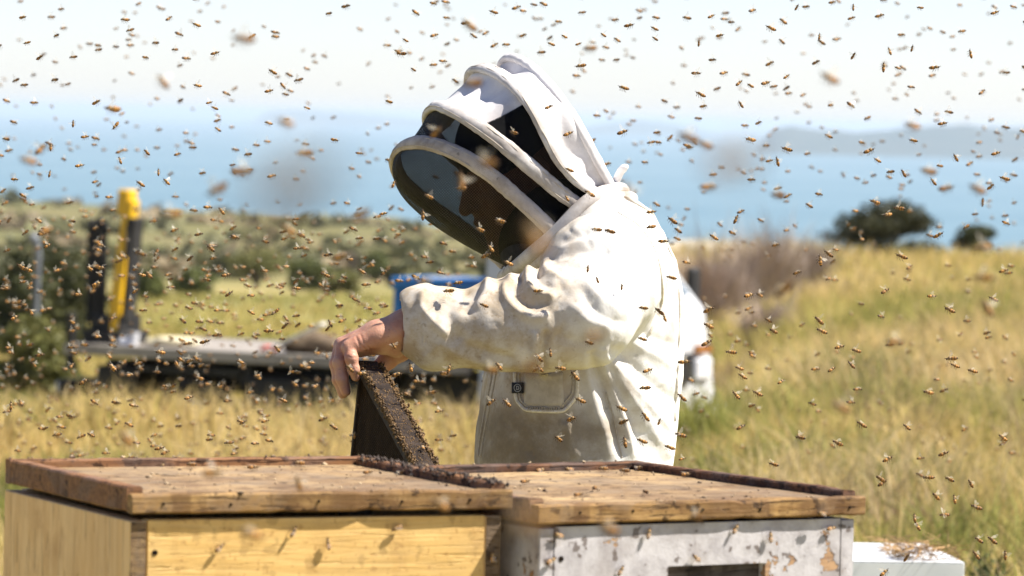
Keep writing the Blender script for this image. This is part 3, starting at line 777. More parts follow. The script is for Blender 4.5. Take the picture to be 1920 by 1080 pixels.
# ================================================================== LORRY
def lorry():
    tail = P(118, 660, 36.6); front = P(1158, 700, 34.4)        # ends of the side that faces the hives
    L = math.hypot(front[0] - tail[0], front[1] - tail[1]); ang = math.atan2(front[1] - tail[1], front[0] - tail[0])
    tail = tail + .875 * np.array([-math.sin(ang), math.cos(ang), 0])
    gz = -1.16
    root = empty('flatbed_truck', (tail[0], tail[1], gz), ang)      # x runs from tail to nose, -y is the side towards the hives
    deckz = .90
    paint = simple('truck_white', (.56, .57, .57), (.44, .45, .46), 6, .35, .5, .05)
    grey = simple('deck_alloy', (.36, .32, .27), (.24, .21, .18), 5, .6, .4, .2)
    black = simple('chassis_black', (.015, .014, .013), (.03, .028, .025), 8, .6, .3)
    rubber = simple('tyre_rubber', (.02, .02, .02), (.035, .033, .03), 30, .85, .2)
    glass = simple('cab_glass', (.10, .14, .17), (.08, .11, .14), 3, .08, .7, 0)
    yellow = simple('boom_yellow', (.72, .42, .015), (.62, .35, .012), 9, .4, .4, .05)
    chrome = simple('lamp_lens', (.75, .76, .78), (.6, .6, .62), 40, .12, .8, 0)
    amber = simple('amber_lens', (.30, .12, .03), (.25, .1, .03), 40, .2, .6, 0)
    cabx = L - 1.15
    # deck: separate planks on a black frame
    W = 1.75
    deck = MB().box(.05, cabx - .06, -W / 2, -W / 2 + .05, deckz - .085, deckz, .006).box(.05, cabx - .06, W / 2 - .05, W / 2, deckz - .085, deckz, .006) \
        .box(0, .05, -W / 2, W / 2, deckz - .085, deckz - .002, .006).build('deck_rail', grey, root)
    n = 12; pw = (W - .1) / n
    for i in range(n):
        y0 = -W / 2 + .05 + i * pw
        MB().box(.052, cabx - .062, y0 + .004, y0 + pw - .004, deckz - .04, deckz - .008, .003).build('plank', grey, root)
    MB().box(.1, L - .3, -.42, -.30, deckz - .34, deckz - .13, .01).box(.1, L - .3, .30, .42, deckz - .34, deckz - .13, .01) \
        .box(.4, .5, -.75, .75, deckz - .24, deckz - .118).box(1.5, 1.6, -.75, .75, deckz - .24, deckz - .118).box(2.6, 2.7, -.75, .75, deckz - .24, deckz - .118) \
        .build('chassis', black, root)
    MB().box(.25, .60, -.80, -.50, .42, .74, .02).build('tool_locker', black, root); MB().box(1.6, 2.6, -.82, -.45, .36, .72, .02).build('tool_locker', black, root)
    MB().box(-.06, .06, -.86, .86, .48, .62, .02).build('rear_bumper', black, root)
    for s in (-1, 1):
        MB().box(-.10, -.055, s * .68 - .14, s * .68 + .14, .50, .60, .01).build('tail_lamp', chrome, root)
        MB().box(.62, 1.52, s * .62 - .16, s * .62 + .16, .70, .76, .01).build('mudguard', black, root)
    for (wx, wy) in ((1.05, -.64), (1.05, .64), (L - .62, -.72), (L - .62, .72)):
        w = empty('wheel', (wx, wy, .34)); w.parent = root
        v = []; prof = [(.20, -.09), (.31, -.10), (.345, -.07), (.345, .07), (.31, .10), (.20, .09)]
        N = 28
        for k in range(N):
            a = 6.2832 * k / N
            v += [(math.cos(a) * q, y, math.sin(a) * q) for q, y in prof]
        m = len(prof)
        f = [(k * m + j, k * m + (j + 1) % m, ((k + 1) % N) * m + (j + 1) % m, ((k + 1) % N) * m + j) for k in range(N) for j in range(m)]
        obj('tyre', new_mesh('tyre', v, f, rubber, True), w)
        v2, f2 = tube_vf([(0, -.07, 0), (0, -.03, 0), (0, .03, 0), (0, .07, 0)], [.16, .2, .2, .16], 20)
        obj('rim', new_mesh('rim', v2, f2, paint, False), w)
    # cab: one lofted shell, narrower and raked at the windscreen
    prof = [(cabx, .62), (cabx, 1.88), (cabx + .12, 1.98), (L - .72, 1.98), (L - .60, 1.93), (L - .22, 1.40), (L - .14, 1.30), (L - .04, .62), (L - .04, .50), (cabx, .50)]
    v = []; yw = {0: .84, 1: .72, 2: .68, 3: .66, 4: .68, 5: .80, 6: .83, 7: .85, 8: .84, 9: .82}
    for s in (-1, 1): v += [(x, s * yw[i], z) for i, (x, z) in enumerate(prof)]
    m = len(prof); f = [tuple(range(m)), tuple(range(2 * m - 1, m - 1, -1))] + [(i, i + m, (i + 1) % m + m, (i + 1) % m) for i in range(m)]
    cab = obj('cab', new_mesh('cab', v, [q[::-1] for q in f], paint), root)
    MB().add([(L - .585, -.60, 1.92), (L - .585, .60, 1.92), (L - .215, .73, 1.41), (L - .215, -.73, 1.41), (L - .60, -.60, 1.90), (L - .60, .60, 1.90), (L - .24, .73, 1.40), (L - .24, -.73, 1.40)],
             [(0, 1, 2, 3), (7, 6, 5, 4), (0, 4, 5, 1), (1, 5, 6, 2), (2, 6, 7, 3), (3, 7, 4, 0)]).build('windscreen', glass, cab)
    for s in (-1, 1):
        q = [(cabx + .35, s * .795, 1.35), (L - .32, s * .815, 1.35), (L - .62, s * .70, 1.84), (cabx + .35, s * .715, 1.84)]
        q2 = [(a, b - s * .03, c) for a, b, c in q]
        MB().add(q + q2, [(0, 1, 2, 3), (7, 6, 5, 4), (0, 4, 5, 1), (1, 5, 6, 2), (2, 6, 7, 3), (3, 7, 4, 0)]).build('side_window', glass, cab)
        d = MB().box(cabx + .33, L - .30, s * .848 - .012, s * .848 + .012, .60, 1.31, .008).build('door', paint, cab)
        MB().box(cabx + .40, cabx + .54, s * .868 - .012, s * .868 + .012, 1.16, 1.20, .006).build('door_handle', black, cab)
        MB().tube([(L - .30, s * .82, 1.34), (L - .28, s * .93, 1.38), (L - .28, s * .93, 1.60)], .012, 6).build('mirror_arm', black, cab)
        MB().box(L - .31, L - .25, s * .93 - .08, s * .93 + .08, 1.32, 1.60, .02).build('mirror', black, cab)
        MB().box(L - .055, L - .015, s * .62 - .13, s * .62 + .13, .78, .94, .015).build('headlight', chrome, cab)
        MB().box(L - .06, L - .02, s * .62 - .13, s * .62 + .13, .97, 1.04, .01).build('indicator', amber, cab)
    MB().box(L - .058, L - .02, -.42, .42, .76, .98, .01).build('grille', black, cab)
    MB().box(L - .12, L + .10, -.86, .86, .34, .60, .05).build('front_bumper', paint, cab)
    # headboard between cab and deck
    MB().box(cabx - .055, cabx - .02, -W / 2, W / 2, deckz, deckz + .55, .01).build('headboard', black, root)
    # corner stake at the tail
    MB().tube([(.05, -.84, deckz - .2), (.05, -.84, deckz + .24)], .035, 10).build('stake', black, root)
    # folded loader crane at the tail
    cr = empty('crane_mast', (.14, -.42, deckz - .008)); cr.parent = root
    MB().box(-.14, .22, -.2, .2, 0, .10, .01).box(-.10, .18, -.15, .15, .10, .22, .01).build('crane_base', black, cr)
    MB().box(-.12, -.03, -.10, -.02, .2, .93, .008).build('column', black, cr)
    MB().box(-.16, -.135, -.12, .10, .15, .95, .004).build('side_plate', black, cr)
    Mx = Matrix.Rotation(rad(8), 4, 'Y')
    MB().box(-.01, .07, -.09, .03, .16, 1.12, .008, Mx).build('boom', yellow, cr)
    MB().box(.03, .135, -.10, .04, 1.00, 1.19, .014, Matrix.Rotation(rad(3), 4, 'Y')).build('boom_head', yellow, cr)
    MB().box(.115, .185, -.10, .04, .18, .98, .008, Matrix.Rotation(rad(4), 4, 'Y')).build('hydraulic_ram', black, cr)
    MB().box(.075, .145, -.16, -.105, .10, .68, .008, Matrix.Rotation(rad(5), 4, 'Y')).build('lower_boom', yellow, cr)
    for zc in (.32, .58, .84): MB().box(-.125, .20, -.075, -.055, zc, zc + .035, .004).build('cross_brace', black, cr)
    MB().tube(spline([(-.06, -.13, .25), (-.10, -.15, .6), (-.05, -.14, .95), (.04, -.12, 1.02)], 14), .014, 6).tube(spline([(.2, -.12, .2), (.24, -.14, .5), (.2, -.12, .9)], 12), .012, 6).build('hose', black, cr)
    MB().tube([(.22, -.2, .02), (.34, -.2, .02), (.34, -.2, .1)], .04, 8).build('valve_block', chrome, cr)
    tag(root, 'white lorry with low flat deck, parked in the grass behind the beekeeper', 'truck')
    inv = root.matrix_basis
    Mw = Matrix.Translation((tail[0], tail[1], gz)) @ Matrix.Rotation(ang, 4, 'Z')
    return L, cabx, deckz, Mw, ang
TL, TCAB, TDECK, TM, TANG = lorry()
def on_deck(x, y): return TM @ Vector((x, y, TDECK - .008))
# blue crate with a strap, standing on the deck
def blue_crate():
    c = on_deck(3.29, -.46); root = empty('plastic_crate', c, TANG)
    blue = simple('crate_blue', (.015, .17, .46), (.012, .10, .33), 7, .4, .4, .05)
    strap = simple('strap_grey', (.42, .40, .37), (.34, .32, .30), 30, .8, .1)
    dark = simple('crate_hole', (.01, .012, .02), (.015, .02, .03), 10, .8, .1)
    w, dp, h = 1.0, .56, .61
    b = MB().box(-w / 2, w / 2, -dp / 2, dp / 2, .03, h - .09, .012)
    for x in (-w / 2 + .06, -.15, .15, w / 2 - .06): b.box(x - .02, x + .02, -dp / 2 - .014, -dp / 2 + .01, .05, h - .1, .005)
    b.build('crate_body', blue, root)
    MB().box(-w / 2 - .015, w / 2 + .015, -dp / 2 - .02, dp / 2 + .02, h - .088, h, .012).build('lid', blue, root)
    for x in (-w / 2 + .12, w / 2 - .12): MB().box(x - .055, x + .055, -dp / 2 - .005, -dp / 2 + .02, h - .22, h - .15, .008).build('hand_hole', dark, root)
    MB().box(-.26, -.17, -dp / 2 - .026, dp / 2 + .026, h + .001, h + .006).box(-.26, -.17, -dp / 2 - .030, -dp / 2 - .0205, .03, h + .006).build('strap', strap, root)
    for x in (-.35, .35): MB().box(x - .06, x + .06, -dp / 2 + .03, dp / 2 - .03, 0, .029).build('runner', dark, root)
    tag(root, 'blue plastic crate with grey strap on the lorry deck behind the forearm', 'crate')
blue_crate()
def lump(name, c, R, mat, seed, label, cat, amp=.18, squash=True, rz=0.0):
    r = np.random.default_rng(seed); n, m = 18, 28; V = []
    for i in range(n + 1):
        for j in range(m):
            a, b = math.pi * i / n, 2 * math.pi * j / m
            V.append((math.sin(a) * math.cos(b), math.sin(a) * math.sin(b), math.cos(a)))
    V = np.array(V); k = 1 + amp * vnoise(V, 2.2, seed, 3); V = V * k[:, None] * np.array(R)
    if squash: V[:, 2] = np.maximum(V[:, 2], -R[2] * .55) + R[2] * .55
    Fq = np.array([(i * m + j, (i + 1) * m + j, (i + 1) * m + (j + 1) % m, i * m + (j + 1) % m) for i in range(n) for j in range(m)])
    o = obj(name, new_mesh(name, V, Fq, mat, True), None, c, (0, 0, rz)); return tag(o, label, cat)
sack = simple('sack_cloth', (.42, .33, .22), (.22, .17, .11), 9, .9, .1, .4)
sackd = simple('old_canvas', (.16, .12, .08), (.07, .05, .035), 9, .9, .1, .4)
lump('sack', on_deck(1.98, -.45), (.26, .2, .10), sackd, 5, 'dark crumpled canvas heap on the lorry deck left of the hand', 'sack', rz=TANG)
lump('sack', on_deck(2.20, .15), (.26, .22, .125), sack, 6, 'tan sack lying behind the dark canvas heap on the lorry deck', 'sack', rz=TANG)
lump('rag', on_deck(1.60, -.5), (.07, .06, .03), simple('red_rag', (.5, .08, .04), (.4, .05, .03), 20, .9, .1), 8, 'small red rag on the lorry deck', 'rag')
lump('rag', on_deck(.72, -.45), (.20, .14, .05), simple('cream_rag', (.62, .55, .38), (.5, .44, .3), 20, .9, .1), 9, 'cream rag crumpled at the foot of the yellow mast', 'rag')
pk = MB().box(-.30, .12, -.035, .035, 0, .02, .004, Matrix.Rotation(rad(-24), 4, 'Y')).box(.10, .24, -.05, .05, 0, .025, .006, Matrix.Rotation(rad(-24), 4, 'Y'))
o = pk.build('paddle', simple('paddle_white', (.75, .72, .66), (.6, .57, .5), 20, .6, .2), None, False, tuple(on_deck(1.98, -.70) + Vector((0, 0, .13))), (0, 0, TANG))
tag(o, 'pale wooden paddle leaning on the dark canvas heap', 'paddle')
# pale curved pipe standing in front of the dark tree
def vent_pipe():
    b = P(68, 560, 45); gz = float(ground_z(b[0], b[1])[0]); top = P(60, 452, 45)[2] - gz; k = 45 / 9000
    pts = spline([(0, 0, 0), (0, 0, top * .6), (.01, 0, top * .88), (-.02, 0, top), (-.06, 0, top + .03)], 22)
    root = empty('vent_pipe', (b[0], b[1], gz))
    MB().tube(pts, np.concatenate([np.full(10, .03), np.linspace(.03, .06, 12)]), 12).build('pipe', simple('galvanised', (.16, .175, .19), (.11, .12, .135), 8, .6, .3, .05), root, True)
    MB().tube([(0, 0, 0), (0, 0, .05)], .12, 14).build('base_flange', simple('galvanised_dark', (.25, .26, .27), (.2, .2, .21), 8, .5, .5, .05), root)
    tag(root, 'grey curved metal pipe in front of the big dark tree', 'pipe')
vent_pipe()

# ================================================================== HIVES
LZ = EYE[2] - 0.42            # top of the lid rims
HIVE = []                     # world triangles for bees to settle on
def hive(fl, fr, depth, ztop, front_mat, side_mat, label, lid_label, lid_mats, gap, propolis_side=None, boxes=4, hand=True, tilt=0.0, deeper=0.0):
    fl = np.array(fl[:2]); fr = np.array(fr[:2]); e = fr - fl; w = np.linalg.norm(e); ang = math.atan2(e[1], e[0])
    rimh = .030
    root = empty('beehive', (fl[0], fl[1], 0), ang)
    # local x along the front, y to the back
    o_ = .010                                         # the box stands back a little under the lid
    bt = ztop - rimh - gap; bh = .236; th = .021
    z1 = bt
    bx0, bx1, by0, by1 = o_ - .004 - deeper * .5, w - o_, o_ - .002, depth - o_ + deeper
    for i in range(boxes):
        z0 = max(z1 - bh, .10) if i < boxes - 1 else .10
        b = empty('hive_box', (0, 0, 0)); b.parent = root
        fb = MB()
        if hand and i in (0, 1):        # front board with a sunk hand hold
            hx0, hx1, hz0, hz1 = w * .40, w * .70, z1 - .086, z1 - .050
            if i == 1: hz0 -= .0; 
            fb.box(bx0 + th, hx0, by0, by0 + th, z0, z1).box(hx1, bx1 - th, by0, by0 + th, z0, z1)
            fb.box(hx0, hx1, by0, by0 + th, hz1, z1).box(hx0, hx1, by0, by0 + th, z0, hz0)
            MB().box(hx0 + .0003, hx1 - .0003, by0 + .013, by0 + th - .0005, hz0 + .0003, hz1 - .0003).build('hand_hold', MAT['worn_grey'], b)
        else:
            fb.box(bx0 + th, bx1 - th, by0, by0 + th, z0, z1, .001)
        fb.build('front_board', front_mat, b)
        MB().box(bx0 + th, bx1 - th, by1 - th, by1, z0, z1, .001).build('back_board', side_mat, b)
        MB().box(bx0, bx0 + th - .0008, by0 + .0008, by1 - .0008, z0, z1 - .0015, .0012).build('side_board', side_mat, b)
        MB().box(bx1 - th + .0008, bx1, by0 + .0008, by1 - .0008, z0, z1 - .0015, .0012).build('side_board', side_mat, b)
        for xa, xb in ((bx0 + .0012, bx0 + th - .002), (bx1 - th + .002, bx1 - .0012)):      # grey end grain at the corners
            MB().box(xa, xb, by0 - .0003, by0 + .003, z0 + .001, z1 - .0025).build('end_grain', MAT['end_grain'] if side_mat is MAT['pale_wood'] else side_mat, b)
        if i == 0:
            for zz in (z1 - .037, z1 - .12):
                MB().tube([(bx0 + .030, by0 - .0008, zz), (bx0 + .030, by0 + .004, zz)], .0034, 10).build('nail_hole', MAT['hole'], b)
        z1 = z0 - .003
        if z1 <= .12: break
    MB().box(-.03, w + .03, -.03, depth + .03, .06, .097, .003).build('floor_board', MAT['brown_wood'], root)
    for x in (.05, w / 2, w - .05): MB().box(x - .04, x + .04, -.05, depth + .05, 0, .058, .003).build('pallet_runner', MAT['brown_wood'], root)
    tag(root, label, 'beehive', 'beehives')
    # lid: a board framed by battens that stand proud of it
    zb = ztop - rimh
    lid = empty('hive_lid', (fl[0], fl[1], 0), ang)
    bw = .019
    fm, sm, bm_, brd = lid_mats
    MB().rough(0, w, 0, bw, zb, ztop - .0075, .0022, seed=1).build('front_batten', fm, lid)
    MB().rough(0, bw, bw + .002, depth - bw - .002, zb, ztop - .001, .0022, seed=2).build('side_batten', sm, lid)
    MB().rough(w - bw, w, bw + .002, depth - bw - .002, zb, ztop - .001, .0022, seed=3).build('side_batten', bm_, lid)
    MB().rough(0, w, depth - bw, depth, zb, ztop - .001, .0022, seed=4).build('back_batten', bm_, lid)
    npl = 3; pw = (depth - 2 * bw - .002) / npl
    for i in range(npl):
        y0 = bw + .001 + i * pw
        MB().box(bw + .0008, w - bw - .0008, y0 + .0004, y0 + pw - .0004, zb + .003, ztop - .0105 - .0006 * (i % 2), .0008).build('plank', brd, lid)
    rd = np.random.default_rng(int(w * 1e4)); V = []; Fq = []
    for i in range(200):                      # wax scraps, bee dirt and seed husks lying on the boards
        c = np.array([rd.uniform(bw, w - bw), bw + (depth - 2 * bw) * rd.random(), ztop - .0098]); sz = rd.uniform(.0006, .0022) * (1 if rd.random() < .9 else 2.2)
        if rd.random() < .25: c[:2] = (rd.uniform(0, w), rd.choice([rd.uniform(0, bw), depth - rd.uniform(0, bw)])); c[2] = ztop - (.0075 if c[1] < .1 else -.0005)
        k = len(V)
        for d in ((1, 0, 0), (-1, 0, 0), (0, 1, 0), (0, -1, 0), (0, 0, .6), (0, 0, -.6)): V.append(c + np.array(d) * sz * rd.uniform(.4, 1.5))
        for q in ((0, 2, 4), (2, 1, 4), (1, 3, 4), (3, 0, 4), (2, 0, 5), (1, 2, 5), (3, 1, 5), (0, 3, 5)): Fq.append([k + j for j in q])
    p = obj('wax_scraps', new_mesh('wax_scraps', np.array(V), np.array(Fq), MAT['scraps']), lid); p['kind'] = 'stuff'
    for i in range(5):                        # nail heads in the front batten
        x = .03 + (w - .06) * i / 4 + rd.normal(0, .012); zn = zb + .011 + rd.normal(0, .002)
        MB().tube([(x, -.0012, zn), (x, .003, zn)], .0017, 8).build('nail_head', MAT['hole'], lid)
    tag(lid, lid_label, 'hive lid', 'hive lids')
    if propolis_side:
        r = np.random.default_rng(3); V = []; Fq = []
        for i in range(420):
            t = r.random(); x = w - bw * .5 + r.normal(0, .006); y = bw + (depth - 2 * bw) * t
            s = r.uniform(.0012, .0038); c = np.array([x, y, ztop + r.uniform(-.006, .0015)])
            k = len(V)
            for d in ((1, 0, 0), (-1, 0, 0), (0, 1, 0), (0, -1, 0), (0, 0, 1), (0, 0, -1)): V.append(c + np.array(d) * s * r.uniform(.5, 1.2))
            for q in ((0, 2, 4), (2, 1, 4), (1, 3, 4), (3, 0, 4), (2, 0, 5), (1, 2, 5), (3, 1, 5), (0, 3, 5)): Fq.append([k + j for j in q])
        p = obj('propolis_crust', new_mesh('propolis_crust', np.array(V), np.array(Fq), MAT['propolis'], True), lid); p['kind'] = 'stuff'
    return root, lid, ang, w
hl = hive(on_plane(250, 914, LZ), on_plane(962, 906, LZ), .445, LZ, MAT['yellow_wood'], MAT['pale_wood'],
          'tall beehive of yellow painted boxes, beside the peeling white hive',
          'framed wooden lid crusted with propolis on the yellow hive',
          (MAT['lid_wood'], MAT['worn_batten'], MAT['worn_batten'], MAT['lid_board']), .007, True, hand=False, deeper=.012)
# the white hive stands clear of the yellow one's side: find the height at which its corner lies just beyond it
_a = on_plane(250, 914, LZ)[:2]; _b = on_plane(962, 906, LZ)[:2]; _e = (_b - _a) / np.linalg.norm(_b - _a); _w = np.linalg.norm(_b - _a)
RZ = max(np.linspace(LZ, LZ - .08, 161), key=lambda z: -abs((on_plane(1012, 935, z)[:2] - _a) @ _e - _w - .014))
hr = hive(on_plane(1012, 935, RZ), on_plane(1624, 919, RZ), .50, RZ, MAT['peeling'], MAT['peeling'],
          'tall beehive of peeling white boxes with a hand hold, beside the yellow hive',
          'framed wooden lid with dark battens on the peeling white hive',
          (MAT['lid_wood'], MAT['lid_edge'], MAT['dark_batten'], MAT['lid_board']), .004)
# a lower hive with a white lid farther off
def low_hive():
    zt = .645; a = on_plane(1560, 1050, zt); b = on_plane(1812, 1062, zt)
    root = empty('beehive', (a[0], a[1], 0), .10)
    pale = simple('pale_blue_paint', (.52, .58, .62), (.44, .5, .54), 8, .6, .3, .1)
    w = .26
    z = zt - .03
    for i, h in enumerate((.236, .236, .17)):
        bx = empty('hive_box', (0, 0, 0)); bx.parent = root
        MB().box(0, w, 0, .02, z - h, z, .002).build('front_board', pale, bx); MB().box(0, w, .38, .40, z - h, z, .002).build('back_board', pale, bx)
        MB().box(.0015, .02, .0205, .3795, z - h, z - .001, .002).build('side_board', pale, bx); MB().box(w - .02, w - .0015, .0205, .3795, z - h, z - .001, .002).build('side_board', pale, bx)
        z -= h + .002
    MB().box(-.02, w + .02, -.02, .42, 0, z, .003).build('floor_board', MAT['brown_wood'], root)
    tag(root, 'low pale blue hive under a white lid, beyond the peeling hive', 'beehive', 'beehives')
    lid = empty('hive_lid', (a[0], a[1], 0), .10)
    wm = simple('white_sheet_metal', (.80, .82, .84), (.68, .71, .74), 6, .35, .5, .1)
    MB().box(-.012, w + .012, -.012, .412, zt - .002, zt, .0008).build('top_sheet', wm, lid)
    MB().box(-.012, w + .012, -.012, -.008, zt - .05, zt - .003, .0008).build('front_lip', wm, lid)
    MB().box(-.012, -.008, -.0075, .4075, zt - .05, zt - .003).build('side_lip', wm, lid); MB().box(w + .008, w + .012, -.0075, .4075, zt - .05, zt - .003).build('side_lip', wm, lid)
    MB().box(-.012, w + .012, .408, .412, zt - .05, zt - .003).build('back_lip', wm, lid)
    tag(lid, 'white sheet metal lid on the low hive at the lower right', 'hive lid', 'hive lids')
    r = np.random.default_rng(9); n = 420
    V = []; T = []; C = []
    c = Vector((a[0], a[1], zt)); R = Matrix.Rotation(.10, 3, 'Z')
    for i in range(n):
        p = np.array([w - .13 + abs(r.normal(0, .07)), r.uniform(0, .1) + (0 if r.random() < .6 else r.uniform(0, .25)), r.uniform(.002, .03)])
        p[0] = min(p[0], w + .01)
        dv = r.normal(0, 1, 3) * np.array([1, 1, .3]); dv /= np.linalg.norm(dv); dv *= r.uniform(.015, .05); s = np.cross(dv, [0, 0, 1]) * .04 + np.array([0, 0, .001])
        k = len(V); V += [p - s, p + s, p + dv]; T.append((k, k + 1, k + 2)); C += [np.array([.30, .19, .09]) * r.uniform(.4, 1.4)] * 3
    V = np.array(V); V[:, 2] = np.maximum(V[:, 2], .0015)
    V = np.array([tuple(R @ Vector(p) + c) for p in V])
    me = new_mesh('dry_straw', V, np.array(T), MAT['twig']); set_col(me, np.array(C))
    tag(obj('dry_straw', me), 'heap of dry brown straw on the white sheet metal lid', 'straw', kind='stuff')
low_hive()
def heath(px, d, tall, seed, n=150):
    r = np.random.default_rng(seed); b = P(px, 540, d); g = float(ground_z(b[0], b[1])[0]); root = empty('heath_shrub', (b[0], b[1], g))
    st = MB(); V = []; Fq = []; C = []
    for i in range(16):
        a = r.uniform(0, 6.28); q = r.uniform(0, .16) * tall; h = tall * r.uniform(.6, 1)
        pts = spline([(0, 0, 0), (math.cos(a) * q * .6, math.sin(a) * q * .6, h * .5), (math.cos(a) * q * 1.4, math.sin(a) * q * 1.4, h)], 9)
        st.tube(pts, np.linspace(.004, .0015, 9), 5)
        for _ in range(n):
            t = r.uniform(.15, 1); p = pts[min(int(t * 8), 8)] + r.normal(0, .012, 3)
            dv = np.array([math.cos(r.uniform(0, 6.28)), math.sin(r.uniform(0, 6.28)), r.uniform(.4, 1.2)]) * r.uniform(.008, .02); s = np.cross(dv, r.normal(0, 1, 3)) * .15
            k = len(V); V += [p - s, p + s, p + dv]; Fq.append((k, k + 1, k + 2)); C += [np.array([.085, .105, .035]) * r.uniform(.5, 1.5)] * 3
    me = new_mesh('foliage', np.array(V), np.array(Fq), MAT['leaf']); set_col(me, np.array(C)); o = obj('foliage', me, root); o['kind'] = 'stuff'
    me = new_mesh('stems', st.v, st.f, MAT['twig']); set_col(me, np.tile((.12, .09, .06), (len(st.v), 1))); obj('stems', me, root)
    tag(root, 'dark green upright heath shrub at the lower right edge', 'shrub')
heath(1852, 12.5, .46, 5)

# ================================================================== BEEKEEPER
D0 = 7.30
def Q(x, y, off): return P(x, y, D0 + off)
PB = P(1075, 860, D0); PBASE = np.array([PB[0], D0, 0.0])

def torso_field(f, grow=0.0):
    # horizontal sections: picture row, front edge, back edge, half depth
    T = [(1010, 905, 1250, .17), (930, 892, 1256, .19), (860, 889, 1263, .200), (800, 894, 1271, .200), (700, 908, 1282, .198), (620, 925, 1286, .196), (540, 950, 1280, .198),
         (480, 985, 1266, .196), (430, 1015, 1243, .175), (395, 1045, 1216, .135), (365, 1090, 1182, .075), (345, 1120, 1160, .03)]
    zs = np.array([Q(1075, t[0], 0)[2] for t in T])[::-1]
    cx = np.array([(Q(t[1], t[0], 0)[0] + Q(t[2], t[0], 0)[0]) / 2 for t in T])[::-1]
    a = np.array([(Q(t[2], t[0], 0)[0] - Q(t[1], t[0], 0)[0]) / 2 for t in T])[::-1] + grow
    b = np.array([t[3] for t in T])[::-1] + grow
    o = np.argsort(zs); zs, cx, a, b = zs[o], cx[o], a[o], b[o]
    z = f.Z[0, 0, :]
    CX = np.interp(z, zs, cx)[None, None, :]; A = np.interp(z, zs, a)[None, None, :]; B = np.interp(z, zs, b)[None, None, :]
    u = np.abs(f.X - CX) / A; v = np.abs(f.Y - D0 - .01) / B
    p = 2.25
    k = (u ** p + v ** p) ** (1 / p)
    d = (k - 1) * np.minimum(A, B) * .9
    return np.maximum(d, np.maximum(f.Z - zs[-1], zs[0] - f.Z)).astype(np.float32)

UPPER = [(Q(1140, 462, -.115), .080), (Q(1128, 520, -.19), .088), (Q(1090, 590, -.262), .078)]
FORE = [(Q(1092, 588, -.262), .074), (Q(1010, 602, -.272), .0705), (Q(930, 611, -.280), .0620), (Q(850, 617, -.283), .0515), (Q(800, 609, -.283), .0465), (Q(786, 604, -.283), .043)]
FARARM = [(Q(1130, 470, .14), .075), (Q(1105, 560, .21), .075), (Q(1060, 640, .23), .065), (Q(985, 650, .19), .052), (Q(935, 640, .14), .045)]
HANDOFF = -.283

